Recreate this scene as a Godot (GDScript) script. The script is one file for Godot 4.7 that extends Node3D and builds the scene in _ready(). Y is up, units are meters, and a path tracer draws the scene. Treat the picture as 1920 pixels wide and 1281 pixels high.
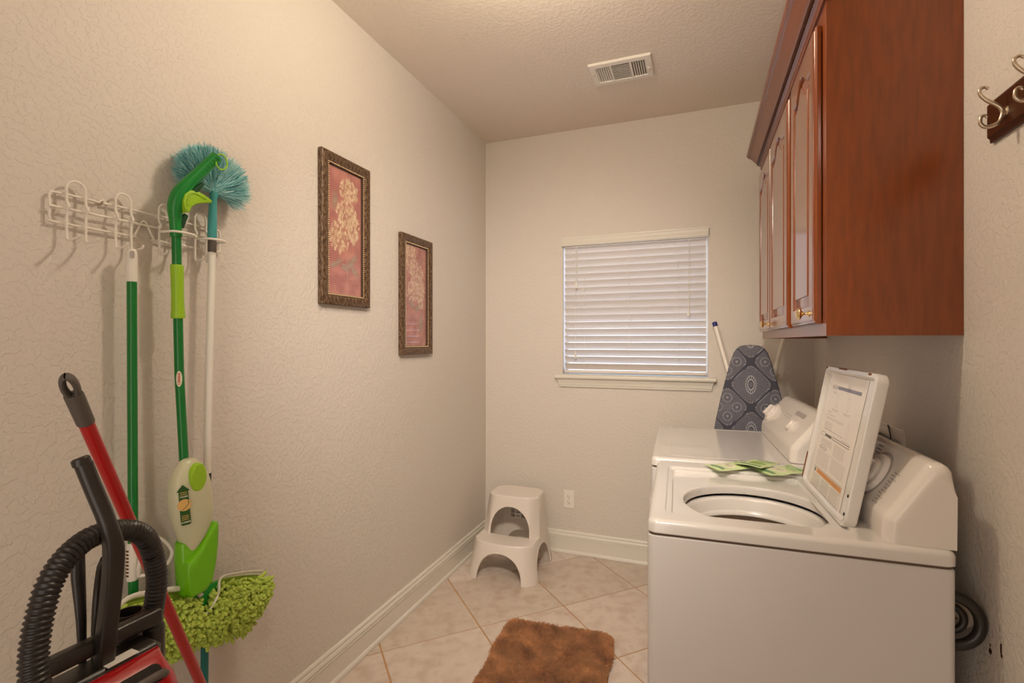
extends Node3D
# A narrow laundry room. x runs from the left wall (0) to the right wall, z from the back wall (0) towards the camera, y is up. Metres.

const ROOM_W := 1.974
const ROOM_L := 3.75
const ROOM_H := 2.74
const UPWARD := Basis(Vector3(1, 0, 0), Vector3(0, 0, -1), Vector3(0, 1, 0))      # a profile in x and -z, extruded along y
const FACE_PX := Basis(Vector3(0, 0, -1), Vector3(0, 1, 0), Vector3(1, 0, 0))     # a profile on a plane that faces +x
const FACE_NX := Basis(Vector3(0, 0, 1), Vector3(0, 1, 0), Vector3(-1, 0, 0))     # a profile on a plane that faces -x

var M := {}
var rng := RandomNumberGenerator.new()


# ---------------------------------------------------------------- mesh building
class Shape:
	var p := PackedVector3Array()
	var t := PackedVector2Array()

	func tri(a: Vector3, b: Vector3, c: Vector3, ta := Vector2.ZERO, tb := Vector2.ZERO, tc := Vector2.ZERO) -> void:
		p.append(a); p.append(b); p.append(c)
		t.append(ta); t.append(tb); t.append(tc)

	func quad(a: Vector3, b: Vector3, c: Vector3, d: Vector3) -> void:
		tri(a, b, c)
		tri(a, c, d)

	func quad_uv(a: Vector3, b: Vector3, c: Vector3, d: Vector3, r := Rect2(0, 0, 1, 1)) -> void:
		var u0 := r.position
		var u1 := r.end
		tri(a, b, c, Vector2(u0.x, u1.y), Vector2(u1.x, u1.y), Vector2(u1.x, u0.y))
		tri(a, c, d, Vector2(u0.x, u1.y), Vector2(u1.x, u0.y), Vector2(u0.x, u0.y))

	func loft(rings: Array, closed := true, cap_first := true, cap_last := true) -> void:
		for k in rings.size() - 1:
			var a: PackedVector3Array = rings[k]
			var b: PackedVector3Array = rings[k + 1]
			var n := a.size()
			for i in (n if closed else n - 1):
				var j := (i + 1) % n
				quad(a[i], a[j], b[j], b[i])
		if cap_first:
			fan(rings[0], true)
		if cap_last:
			fan(rings[rings.size() - 1], false)

	func fan(r: PackedVector3Array, flip: bool) -> void:
		var c := Vector3.ZERO
		for q in r:
			c += q
		c /= r.size()
		for i in r.size():
			var j := (i + 1) % r.size()
			if flip:
				tri(c, r[j], r[i])
			else:
				tri(c, r[i], r[j])

	static func inset(poly: PackedVector2Array, d: float) -> PackedVector2Array:
		var o := PackedVector2Array()
		var n := poly.size()
		for i in n:
			var e1 := (poly[i] - poly[(i + n - 1) % n]).normalized()
			var e2 := (poly[(i + 1) % n] - poly[i]).normalized()
			var n1 := Vector2(e1.y, -e1.x)
			var n2 := Vector2(e2.y, -e2.x)
			o.append(poly[i] - (n1 + n2) / maxf(0.35, 1.0 + n1.dot(n2)) * d)
		return o

	static func ring(poly: PackedVector2Array, z: float, xf: Transform3D) -> PackedVector3Array:
		var o := PackedVector3Array()
		for q in poly:
			o.append(xf * Vector3(q.x, q.y, z))
		return o

	func cap(poly: PackedVector2Array, z: float, xf: Transform3D, flip: bool) -> void:
		var idx := Geometry2D.triangulate_polygon(poly)
		for k in range(0, idx.size(), 3):
			var a := poly[idx[k]]
			var b := poly[idx[k + 1]]
			var c := poly[idx[k + 2]]
			if ((b - a).cross(c - a) < 0.0) != flip:
				var s := b
				b = c
				c = s
			tri(xf * Vector3(a.x, a.y, z), xf * Vector3(b.x, b.y, z), xf * Vector3(c.x, c.y, z), a, b, c)

	func prism(poly: PackedVector2Array, z0: float, z1: float, bevel := 0.0, xf := Transform3D(), bevel_first := true) -> void:
		var small := inset(poly, bevel) if bevel > 0.0 else poly
		var rings := []
		if bevel > 0.0 and bevel_first:
			rings.append(ring(small, z0, xf))
			rings.append(ring(poly, z0 + bevel, xf))
		else:
			rings.append(ring(poly, z0, xf))
		if bevel > 0.0:
			rings.append(ring(poly, z1 - bevel, xf))
		rings.append(ring(small, z1, xf))
		loft(rings, true, false, false)
		cap(small if bevel_first else poly, z0, xf, true)
		cap(small, z1, xf, false)

	func box(lo: Vector3, hi: Vector3, bevel := 0.0, xf := Transform3D()) -> void:
		var c := (lo + hi) / 2.0
		var s := hi - lo
		var poly := PackedVector2Array()
		var x := s.x / 2.0
		var y := s.z / 2.0
		if bevel > 0.0:
			for q in [Vector2(-x + bevel, -y), Vector2(x - bevel, -y), Vector2(x, -y + bevel), Vector2(x, y - bevel), Vector2(x - bevel, y), Vector2(-x + bevel, y), Vector2(-x, y - bevel), Vector2(-x, -y + bevel)]:
				poly.append(q)
		else:
			for q in [Vector2(-x, -y), Vector2(x, -y), Vector2(x, y), Vector2(-x, y)]:
				poly.append(q)
		prism(poly, -s.y / 2.0, s.y / 2.0, bevel, xf * Transform3D(Basis(Vector3(1, 0, 0), Vector3(0, 0, -1), Vector3(0, 1, 0)), c))

	func tube(path: PackedVector3Array, radius: Variant, sides := 10, caps := true, squash := 1.0, up := Vector3.ZERO) -> void:
		var rings := []
		var n := path.size()
		var side := up
		for k in n:
			var d := (path[mini(k + 1, n - 1)] - path[maxi(k - 1, 0)]).normalized()
			if side == Vector3.ZERO:
				side = d.cross(Vector3.UP if absf(d.y) < 0.9 else Vector3.RIGHT)
			side = (side - d * side.dot(d)).normalized()
			var other := d.cross(side)
			var r: float = radius if radius is float else radius[k]
			var o := PackedVector3Array()
			for i in sides:
				var a := TAU * i / sides
				o.append(path[k] + (side * cos(a) + other * sin(a) * squash) * r)
			rings.append(o)
		loft(rings, true, caps, caps)

	func lathe(profile: PackedVector2Array, seg := 24, xf := Transform3D(), squash := 1.0) -> void:      # (radius, height) going up outside; axis is local y
		for k in profile.size() - 1:
			var a := profile[k]
			var b := profile[k + 1]
			for i in seg:
				var t0 := -TAU * i / seg
				var t1 := -TAU * (i + 1) / seg
				var c0 := Vector3(cos(t0), 0, sin(t0) * squash)
				var c1 := Vector3(cos(t1), 0, sin(t1) * squash)
				var q := [c0 * a.x + Vector3(0, a.y, 0), c1 * a.x + Vector3(0, a.y, 0), c1 * b.x + Vector3(0, b.y, 0), c0 * b.x + Vector3(0, b.y, 0)]
				if a.x > 0.00001:
					tri(xf * q[0], xf * q[1], xf * q[2])
				if b.x > 0.00001:
					tri(xf * q[0], xf * q[2], xf * q[3])

	func sweep(profile: PackedVector2Array, path: PackedVector3Array, outs: PackedVector3Array) -> void:   # profile (out, up) carried along a path; outs are the mitred outward directions
		var rings := []
		for k in path.size():
			var o := PackedVector3Array()
			for q in profile:
				o.append(path[k] + outs[k] * q.x + Vector3(0, q.y, 0))
			rings.append(o)
		loft(rings, true, false, false)
		for e in [0, path.size() - 1]:
			var idx := Geometry2D.triangulate_polygon(profile)
			for k in range(0, idx.size(), 3):
				var a: Vector3 = rings[e][idx[k]]
				var b: Vector3 = rings[e][idx[k + 1]]
				var c: Vector3 = rings[e][idx[k + 2]]
				var along: Vector3 = (path[e] - path[1 if e == 0 else e - 1])
				if (b - a).cross(c - a).dot(along) < 0.0:
					tri(a, c, b)
				else:
					tri(a, b, c)

	func mesh(crease := 50.0) -> ArrayMesh:
		var n := p.size()
		var at := {}
		var faces := PackedVector3Array()
		var unit := PackedVector3Array()
		faces.resize(n / 3)
		unit.resize(n / 3)
		for f in n / 3:
			var c := (p[f * 3 + 1] - p[f * 3]).cross(p[f * 3 + 2] - p[f * 3])
			faces[f] = c
			unit[f] = c.normalized()
		var keys := []
		keys.resize(n)
		for i in n:
			var k := Vector3i((p[i] * 20000.0).round())
			keys[i] = k
			if at.has(k):
				at[k].append(i / 3)
			else:
				at[k] = [i / 3]
		var limit := cos(deg_to_rad(crease))
		var normals := PackedVector3Array()
		normals.resize(n)
		for i in n:
			var own := unit[i / 3]
			var sum := Vector3.ZERO
			for f in at[keys[i]]:
				if unit[f].dot(own) >= limit:
					sum += faces[f]
			normals[i] = sum.normalized() if sum.length_squared() > 0.0 else Vector3.UP
		var vv := PackedVector3Array()
		var nn := PackedVector3Array()
		var tt := PackedVector2Array()
		vv.resize(n); nn.resize(n); tt.resize(n)
		for f in n / 3:
			var order := [0, 2, 1]
			for k in 3:
				vv[f * 3 + k] = p[f * 3 + order[k]]
				nn[f * 3 + k] = normals[f * 3 + order[k]]
				tt[f * 3 + k] = t[f * 3 + order[k]]
		var arrays := []
		arrays.resize(Mesh.ARRAY_MAX)
		arrays[Mesh.ARRAY_VERTEX] = vv
		arrays[Mesh.ARRAY_NORMAL] = nn
		arrays[Mesh.ARRAY_TEX_UV] = tt
		var m := ArrayMesh.new()
		m.add_surface_from_arrays(Mesh.PRIMITIVE_TRIANGLES, arrays)
		return m


func thing(called: String, label: String, category: String, at := Vector3.ZERO, turn := 0.0, group := "") -> Node3D:
	var o := Node3D.new()
	o.name = called
	add_child(o, true)
	o.position = at
	o.rotation.y = turn
	tag(o, label, category, group)
	return o


func tag(o: Node3D, label: String, category := "", group := "") -> void:
	if label:
		o.set_meta("label", label)
	if category:
		o.set_meta("category", category)
	if group:
		o.set_meta("group", group)


# A mesh under its parent. Shapes are given in the room's axes unless own is true.
func part(called: String, s: Variant, m: Material, parent: Node3D = self, own := false, crease := 50.0) -> MeshInstance3D:
	var o := MeshInstance3D.new()
	o.name = called
	o.mesh = s.mesh(crease) if s is Shape else s
	o.material_override = m
	parent.add_child(o, true)
	if parent != self and not own:
		o.transform = whole(parent).affine_inverse()
	return o


func whole(n: Node3D) -> Transform3D:
	var x := n.transform
	var q := n.get_parent()
	while q != self and q is Node3D:
		x = q.transform * x
		q = q.get_parent()
	return x


func structure(called: String, s: Variant, m: Material, label := "", category := "") -> MeshInstance3D:
	var o := part(called, s, m)
	o.set_meta("kind", "structure")
	tag(o, label, category)
	return o


func many(called: String, mesh: Mesh, where: Array, m: Material, parent: Node3D, colors: Array = []) -> MultiMeshInstance3D:
	var mm := MultiMesh.new()
	mm.transform_format = MultiMesh.TRANSFORM_3D
	mm.use_colors = not colors.is_empty()
	mm.mesh = mesh
	mm.instance_count = where.size()
	for i in where.size():
		mm.set_instance_transform(i, where[i])
		if mm.use_colors:
			mm.set_instance_color(i, colors[i])
	var o := MultiMeshInstance3D.new()
	o.name = called
	o.multimesh = mm
	o.material_override = m
	o.set_meta("kind", "stuff")
	parent.add_child(o, true)
	if parent != self:
		o.transform = whole(parent).affine_inverse()
	return o


func words(called: String, text: String, height: float, xf: Transform3D, m: Material, parent: Node3D, bold := true) -> MeshInstance3D:
	var tm := TextMesh.new()
	var f := SystemFont.new()
	f.font_names = PackedStringArray(["Droid Sans"])
	if bold:
		f.font_weight = 700
	tm.font = f
	tm.font_size = 32
	tm.pixel_size = height / 24.0
	tm.depth = 0.0004
	tm.text = text
	var o := part(called, tm, m, parent, true)
	o.transform = whole(parent).affine_inverse() * xf
	return o


func rrect(w: float, h: float, r: float, seg := 5, edge := 1, at := Vector2.ZERO) -> PackedVector2Array:
	var o := PackedVector2Array()
	var c := [Vector2(w / 2 - r, -h / 2 + r), Vector2(w / 2 - r, h / 2 - r), Vector2(-w / 2 + r, h / 2 - r), Vector2(-w / 2 + r, -h / 2 + r)]
	for k in 4:
		for i in seg + 1:
			var a := -PI / 2 + PI / 2 * (k + float(i) / seg)
			o.append(at + c[k] + Vector2(cos(a), sin(a)) * r)
		if edge > 1:
			var from := o[o.size() - 1]
			var a2 := -PI / 2 + PI / 2 * (k + 1)
			var to: Vector2 = at + c[(k + 1) % 4] + Vector2(cos(a2), sin(a2)) * r
			for i in range(1, edge):
				o.append(from.lerp(to, float(i) / edge))
	return o


func circle(r: float, seg := 24, at := Vector2.ZERO, squash := 1.0) -> PackedVector2Array:
	var o := PackedVector2Array()
	for i in seg:
		o.append(at + Vector2(cos(TAU * i / seg), sin(TAU * i / seg) * squash) * r)
	return o


func spline(pts: PackedVector3Array, step: float) -> PackedVector3Array:
	var o := PackedVector3Array()
	var n := pts.size()
	for i in n - 1:
		var a := pts[maxi(i - 1, 0)]
		var b := pts[i]
		var c := pts[i + 1]
		var d := pts[mini(i + 2, n - 1)]
		var k := maxi(1, int(ceil(b.distance_to(c) / step)))
		for j in k:
			o.append(b.cubic_interpolate(c, a, d, float(j) / k))
	o.append(pts[n - 1])
	return o


func evenly(pts: PackedVector3Array, step: float) -> PackedVector3Array:
	var c := Curve3D.new()
	c.bake_interval = step / 4.0
	for q in pts:
		c.add_point(q)
	var o := PackedVector3Array()
	var n := int(c.get_baked_length() / step)
	for i in n + 1:
		o.append(c.sample_baked(c.get_baked_length() * i / n))
	return o


func table(rows: Array, x: float) -> float:      # straight lines between (x, y) rows, x rising
	if x <= rows[0].x:
		return rows[0].y
	for i in rows.size() - 1:
		if x <= rows[i + 1].x:
			return lerpf(rows[i].y, rows[i + 1].y, (x - rows[i].x) / (rows[i + 1].x - rows[i].x))
	return rows[rows.size() - 1].y


func V(list: Array) -> PackedVector3Array:
	return PackedVector3Array(list)


func V2(list: Array) -> PackedVector2Array:
	return PackedVector2Array(list)


# ---------------------------------------------------------------- materials
func mat(called: String, c: Color, rough := 0.5, metal := 0.0) -> StandardMaterial3D:
	var m := StandardMaterial3D.new()
	m.resource_name = called
	m.albedo_color = c
	m.roughness = rough
	m.metallic = metal
	M[called] = m
	return m


func c8(r: int, g: int, b: int) -> Color:
	return Color(r / 255.0, g / 255.0, b / 255.0)


func noise(freq: float, octaves := 3, kind := FastNoiseLite.TYPE_SIMPLEX_SMOOTH, from := 1) -> FastNoiseLite:
	var n := FastNoiseLite.new()
	n.seed = from
	n.noise_type = kind
	n.frequency = freq
	n.fractal_octaves = octaves
	return n


func ramp(stops: Array) -> Gradient:
	var g := Gradient.new()
	g.offsets = PackedFloat32Array(stops.map(func(s): return s[0]))
	g.colors = PackedColorArray(stops.map(func(s): return s[1]))
	return g


func noise_map(n: FastNoiseLite, stops: Array, size := 512) -> NoiseTexture2D:
	var t := NoiseTexture2D.new()
	t.width = size
	t.height = size
	t.seamless = true
	t.seamless_blend_skirt = 0.3
	t.noise = n
	t.color_ramp = ramp(stops)
	return t


func triplanar(m: StandardMaterial3D, scale: Vector3, world := true) -> void:
	m.uv1_triplanar = true
	m.uv1_world_triplanar = world
	m.uv1_scale = scale
	m.uv1_triplanar_sharpness = 8.0


func trowelled() -> ImageTexture:      # skip-trowel plaster: flattened islands with soft ragged edges
	var n := noise(0.026, 3, FastNoiseLite.TYPE_SIMPLEX_SMOOTH, 7)
	n.domain_warp_enabled = true
	n.domain_warp_amplitude = 14.0
	n.domain_warp_frequency = 0.03
	var a := n.get_seamless_image(1024, 1024)
	var b := noise(0.09, 2, FastNoiseLite.TYPE_SIMPLEX_SMOOTH, 9).get_seamless_image(1024, 1024)
	a.convert(Image.FORMAT_L8)
	b.convert(Image.FORMAT_L8)
	var x := a.get_data()
	var y := b.get_data()
	var o := PackedByteArray()
	o.resize(x.size())
	for i in x.size():
		o[i] = int(200.0 * smoothstep(0.47, 0.60, x[i] / 255.0) + 55.0 * y[i] / 255.0)
	return ImageTexture.create_from_image(Image.create_from_data(1024, 1024, false, Image.FORMAT_L8, o))


func make_materials() -> void:
	var relief := trowelled()
	var m := mat("wall_paint", c8(214, 205, 195), 0.62)
	triplanar(m, Vector3.ONE * 1.7)
	m.heightmap_enabled = true
	m.heightmap_texture = relief
	m.heightmap_scale = 0.085
	m = mat("ceiling_paint", c8(228, 216, 203), 0.7)
	triplanar(m, Vector3.ONE * 1.5)
	m.heightmap_enabled = true
	m.heightmap_texture = relief
	m.heightmap_scale = 0.07
	mat("trim_paint", c8(222, 216, 204), 0.35)
	mat("grout", c8(190, 146, 102), 0.9)
	var mottled := noise_map(noise(0.012, 5, FastNoiseLite.TYPE_SIMPLEX_SMOOTH, 21), [[0.0, c8(196, 180, 168)], [0.45, c8(212, 204, 198)], [0.7, c8(218, 212, 206)], [1.0, c8(200, 186, 174)]])
	m = mat("tile_glaze", c8(250, 240, 230), 0.38)
	triplanar(m, Vector3.ONE * 1.4)
	m.albedo_texture = mottled
	m = mat("tile_glaze_warm", c8(240, 230, 218), 0.4)
	triplanar(m, Vector3.ONE * 1.4)
	m.uv1_offset = Vector3(0.37, 0.11, 0.58)
	m.albedo_texture = mottled
	m = mat("tile_glaze_pale", c8(255, 246, 238), 0.4)
	triplanar(m, Vector3.ONE * 1.4)
	m.uv1_offset = Vector3(0.72, 0.41, 0.18)
	m.albedo_texture = mottled
	# cherry stained wood, grain running upright
	var grain := noise_map(noise(0.02, 4, FastNoiseLite.TYPE_SIMPLEX, 31), [[0.0, c8(114, 53, 14)], [0.4, c8(123, 59, 16)], [0.6, c8(127, 61, 17)], [1.0, c8(133, 66, 20)]])
	m = mat("cherry_wood", c8(255, 250, 245), 0.3)
	triplanar(m, Vector3(4.0, 0.5, 4.0))
	m.albedo_texture = grain
	m.clearcoat_enabled = true
	m.clearcoat = 0.35
	m.clearcoat_roughness = 0.22
	m = mat("cherry_door", c8(255, 250, 245), 0.22)
	triplanar(m, Vector3(2.4, 0.3, 2.4))
	m.albedo_texture = grain
	m.clearcoat_enabled = true
	m.clearcoat = 0.8
	m.clearcoat_roughness = 0.12
	m = mat("cherry_crown", c8(225, 205, 205), 0.35)
	triplanar(m, Vector3(2.4, 2.4, 0.3))
	m.albedo_texture = grain
	m.clearcoat_enabled = true
	m.clearcoat = 0.5
	m.clearcoat_roughness = 0.25
	mat("dark_wood", c8(66, 32, 14), 0.3)
	mat("brass", c8(242, 218, 168), 0.18, 1.0)
	mat("brushed_nickel", c8(206, 190, 168), 0.28, 1.0)
	# appliances
	m = mat("enamel", c8(222, 217, 212), 0.22)
	m.clearcoat_enabled = true
	m.clearcoat = 0.7
	m.clearcoat_roughness = 0.06
	m = mat("enamel_side", c8(214, 209, 206), 0.4)
	mat("appliance_plastic", c8(234, 226, 218), 0.2)
	mat("tub_plastic", c8(224, 218, 212), 0.25)
	mat("basket_enamel", c8(196, 178, 158), 0.45)
	mat("dark_gap", c8(34, 27, 22), 0.9)  # shade colour of outlet holes and a grip hollow, also the dark lid screws
	mat("seam_shade", c8(96, 76, 60), 0.8)  # strip colour for the shade in the gap under the machine tops
	mat("print_grey", c8(150, 143, 138), 0.6)
	mat("soft_grey", c8(176, 168, 162), 0.5)
	mat("rust", c8(126, 74, 40), 0.85)
	# plastics and metals of the tools
	mat("white_wire", c8(236, 228, 216), 0.35)
	mat("white_plastic", c8(232, 226, 216), 0.4)
	mat("pole_green", c8(12, 116, 44), 0.28)
	mat("grip_green", c8(18, 132, 48), 0.32)
	mat("grip_green_shade", c8(8, 66, 26), 0.6)  # green darkened for the shade in hollows of the mop grip
	mat("lime", c8(150, 196, 32), 0.4)
	mat("lime_bright", c8(112, 186, 20), 0.3)
	mat("plate_green", c8(34, 158, 52), 0.45)
	m = mat("bottle_plastic", c8(205, 204, 172), 0.3)
	m.subsurf_scatter_enabled = true
	m.subsurf_scatter_strength = 0.15
	mat("chenille", c8(182, 202, 88), 0.95)
	mat("chenille_base", c8(120, 146, 36), 0.95)
	mat("label_green", c8(36, 84, 24), 0.5)
	mat("label_tan", c8(224, 180, 106), 0.5)
	mat("cream", c8(240, 232, 206), 0.5)
	mat("logo_red", c8(190, 44, 30), 0.5)
	mat("teal_plastic", c8(64, 152, 150), 0.35)
	mat("teal_pole", c8(12, 104, 98), 0.35)
	mat("bristle", Color.WHITE, 0.6).vertex_color_use_as_albedo = true
	mat("black_plastic", c8(40, 34, 30), 0.35)
	mat("hose_black", c8(34, 28, 25), 0.38)
	mat("grey_rubber", c8(84, 76, 70), 0.6)
	mat("pole_red", c8(172, 24, 24), 0.28)
	m = mat("vacuum_red", c8(164, 15, 22), 0.18)
	m.clearcoat_enabled = true
	m.clearcoat = 0.6
	m.clearcoat_roughness = 0.08
	mat("stool_plastic", c8(224, 214, 204), 0.42)
	mat("paper", c8(236, 230, 222), 0.6)
	mat("ink", c8(52, 44, 40), 0.7)
	m = mat("fur", Color.WHITE, 0.9)
	m.vertex_color_use_as_albedo = true
	m.rim_enabled = true
	m.rim = 0.4
	m.rim_tint = 0.8
	mat("rug_backing", c8(92, 52, 22), 0.95)
	mat("blue_rubber", c8(36, 40, 110), 0.5)
	mat("cord_white", c8(232, 226, 216), 0.7)
	m = mat("slat_white", c8(216, 208, 202), 0.4)
	m.backlight_enabled = true
	m.backlight = Color(0.05, 0.05, 0.05)
	var bronze := noise_map(noise(0.02, 5, FastNoiseLite.TYPE_SIMPLEX, 51), [[0.0, c8(70, 48, 28)], [0.42, c8(106, 80, 54)], [0.55, c8(134, 110, 86)], [0.66, c8(158, 138, 116)], [1.0, c8(112, 82, 50)]])
	m = mat("frame_bronze", c8(205, 196, 190), 0.42, 0.25)
	triplanar(m, Vector3(9, 4, 9))
	m.albedo_texture = bronze
	mat("bead_gold", c8(214, 186, 146), 0.35, 0.5)
	mat("bead_dark", c8(60, 38, 22), 0.6)
	m = mat("clear_glass", Color(1, 1, 1, 0.03), 0.0)
	m.transparency = BaseMaterial3D.TRANSPARENCY_ALPHA
	m = mat("lamp_glass", c8(255, 240, 220), 0.4)
	m.emission_enabled = true
	m.emission = c8(255, 226, 190)
	m.emission_energy_multiplier = 1.5


# ---------------------------------------------------------------- the place
func _ready() -> void:
	rng.seed = 20240611
	var cam := Camera3D.new()
	cam.name = "camera"
	add_child(cam)
	cam.position = Vector3(1.377, 1.37, 3.13)
	cam.rotation_degrees = Vector3(0, 20.7, 0)
	cam.fov = 2.0 * rad_to_deg(atan(640.5 / 925.0))
	cam.near = 0.03
	cam.current = true
	var sky_mat := ProceduralSkyMaterial.new()
	sky_mat.sky_top_color = c8(150, 190, 240)
	sky_mat.sky_horizon_color = c8(226, 234, 250)
	sky_mat.ground_horizon_color = c8(226, 232, 244)
	sky_mat.ground_bottom_color = c8(200, 204, 212)
	sky_mat.sun_angle_max = 0.0
	var sky := Sky.new()
	sky.sky_material = sky_mat
	var env := Environment.new()
	env.background_mode = Environment.BG_SKY
	env.sky = sky
	env.background_energy_multiplier = 4.5
	env.tonemap_mode = Environment.TONE_MAPPER_LINEAR
	env.tonemap_exposure = 1.0
	env.sdfgi_enabled = true
	env.ssao_enabled = true
	env.ssil_enabled = true
	var world := WorldEnvironment.new()
	world.name = "surroundings"
	world.environment = env
	add_child(world)

	# added fill light, out of view behind the camera
	var fill_light := AreaLight3D.new()
	fill_light.name = "added_fill_light"
	add_child(fill_light)
	fill_light.area_size = Vector2(0.78, 1.86)
	fill_light.position = Vector3(0.92, 1.07, ROOM_L + 0.045)
	fill_light.light_color = Color(1.0, 0.95, 0.90)
	fill_light.light_energy = 0.72
	fill_light.area_range = 12.0
	fill_light.area_attenuation = 2.0
	fill_light.shadow_enabled = true

	make_materials()
	unseen_ceiling_light()
	spotlight()
	room()
	window()
	cabinet()
	washer()
	dryer()
	packets()
	ironing_board()
	stool()
	rug()
	pictures()
	outlet()
	ceiling_vent()
	wall_box()
	pipe_ring()
	coat_rack()
	wire_rack()
	twist_mop()
	spray_mop()
	duster()
	broom()
	vacuum()


func unseen_ceiling_light() -> void:  # unseen overhead, placed to light the left wall and the cabinet
	var t := thing("unseen_ceiling_light", "unseen round white flush ceiling light above the view, lighting the left wall", "lamp", Vector3(0.93, ROOM_H, 1.77))
	var s := Shape.new()
	var at := Transform3D(Basis(), Vector3(0.93, ROOM_H, 1.77))
	s.lathe(V2([Vector2(0, -0.05), Vector2(0.13, -0.05), Vector2(0.15, -0.03), Vector2(0.155, 0.0), Vector2(0, 0.0)]), 32, at)
	part("mount", s, M.trim_paint, t)
	s = Shape.new()
	s.lathe(V2([Vector2(0, -0.115), Vector2(0.05, -0.11), Vector2(0.09, -0.095), Vector2(0.115, -0.07), Vector2(0.12, -0.05)]), 32, at)
	part("lamp_bowl", s, M.lamp_glass, t)
	var l := OmniLight3D.new()
	l.name = "unseen_ceiling_lamp"
	add_child(l)
	l.position = Vector3(0.93, ROOM_H - 0.165, 1.77)
	l.light_color = Color(1.0, 0.94, 0.84)
	l.light_energy = 0.66
	l.light_size = 0.05
	l.omni_range = 12.0
	l.omni_attenuation = 2.0
	l.shadow_enabled = true


func spotlight() -> void:
	# added fitting out of view, fill light for the far end of the room
	var at := Vector3(1.25, 2.45, 2.95)
	var aim := (Vector3(0.55, 0.92, 0.52) - at).normalized()
	var side := aim.cross(Vector3.UP).normalized()
	var can := Transform3D(Basis(side, aim, side.cross(aim)), at)
	var t := thing("added_ceiling_spotlight", "added white ceiling spot lamp out of view, fill light for the window end", "lamp", Vector3(1.25, ROOM_H, 3.0))
	var s := Shape.new()
	s.lathe(V2([Vector2(0, -0.02), Vector2(0.05, -0.02), Vector2(0.055, 0.0), Vector2(0, 0.0)]), 24, Transform3D(Basis(), Vector3(1.25, ROOM_H, 3.0)))
	part("mount", s, M.trim_paint, t)
	s = Shape.new()
	s.tube(V([Vector3(1.25, ROOM_H - 0.015, 3.0), Vector3(1.25, 2.58, 3.0), at - aim * 0.10]), 0.008, 10)
	part("stem", s, M.trim_paint, t)
	s = Shape.new()
	s.lathe(V2([Vector2(0, -0.13), Vector2(0.06, -0.13), Vector2(0.075, -0.10), Vector2(0.13, -0.02), Vector2(0.13, -0.012), Vector2(0.122, -0.03), Vector2(0, -0.03)]), 28, can)
	part("added_lamp_can", s, M.trim_paint, t)
	s = Shape.new()
	s.lathe(V2([Vector2(0.121, -0.026), Vector2(0.06, -0.018), Vector2(0, -0.016)]), 28, can)
	part("added_lamp_lens", s, M.lamp_glass, t)
	var l := SpotLight3D.new()
	l.name = "added_fill_beam"
	add_child(l)
	l.look_at_from_position(at + aim * 0.13, at + aim * 2.0)
	l.light_color = Color(1.0, 0.95, 0.89)
	l.light_energy = 4.2
	l.light_size = 0.12
	l.spot_angle = 38.0
	l.spot_angle_attenuation = 1.0
	l.spot_range = 12.0
	l.spot_attenuation = 2.0
	l.shadow_enabled = true


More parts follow.
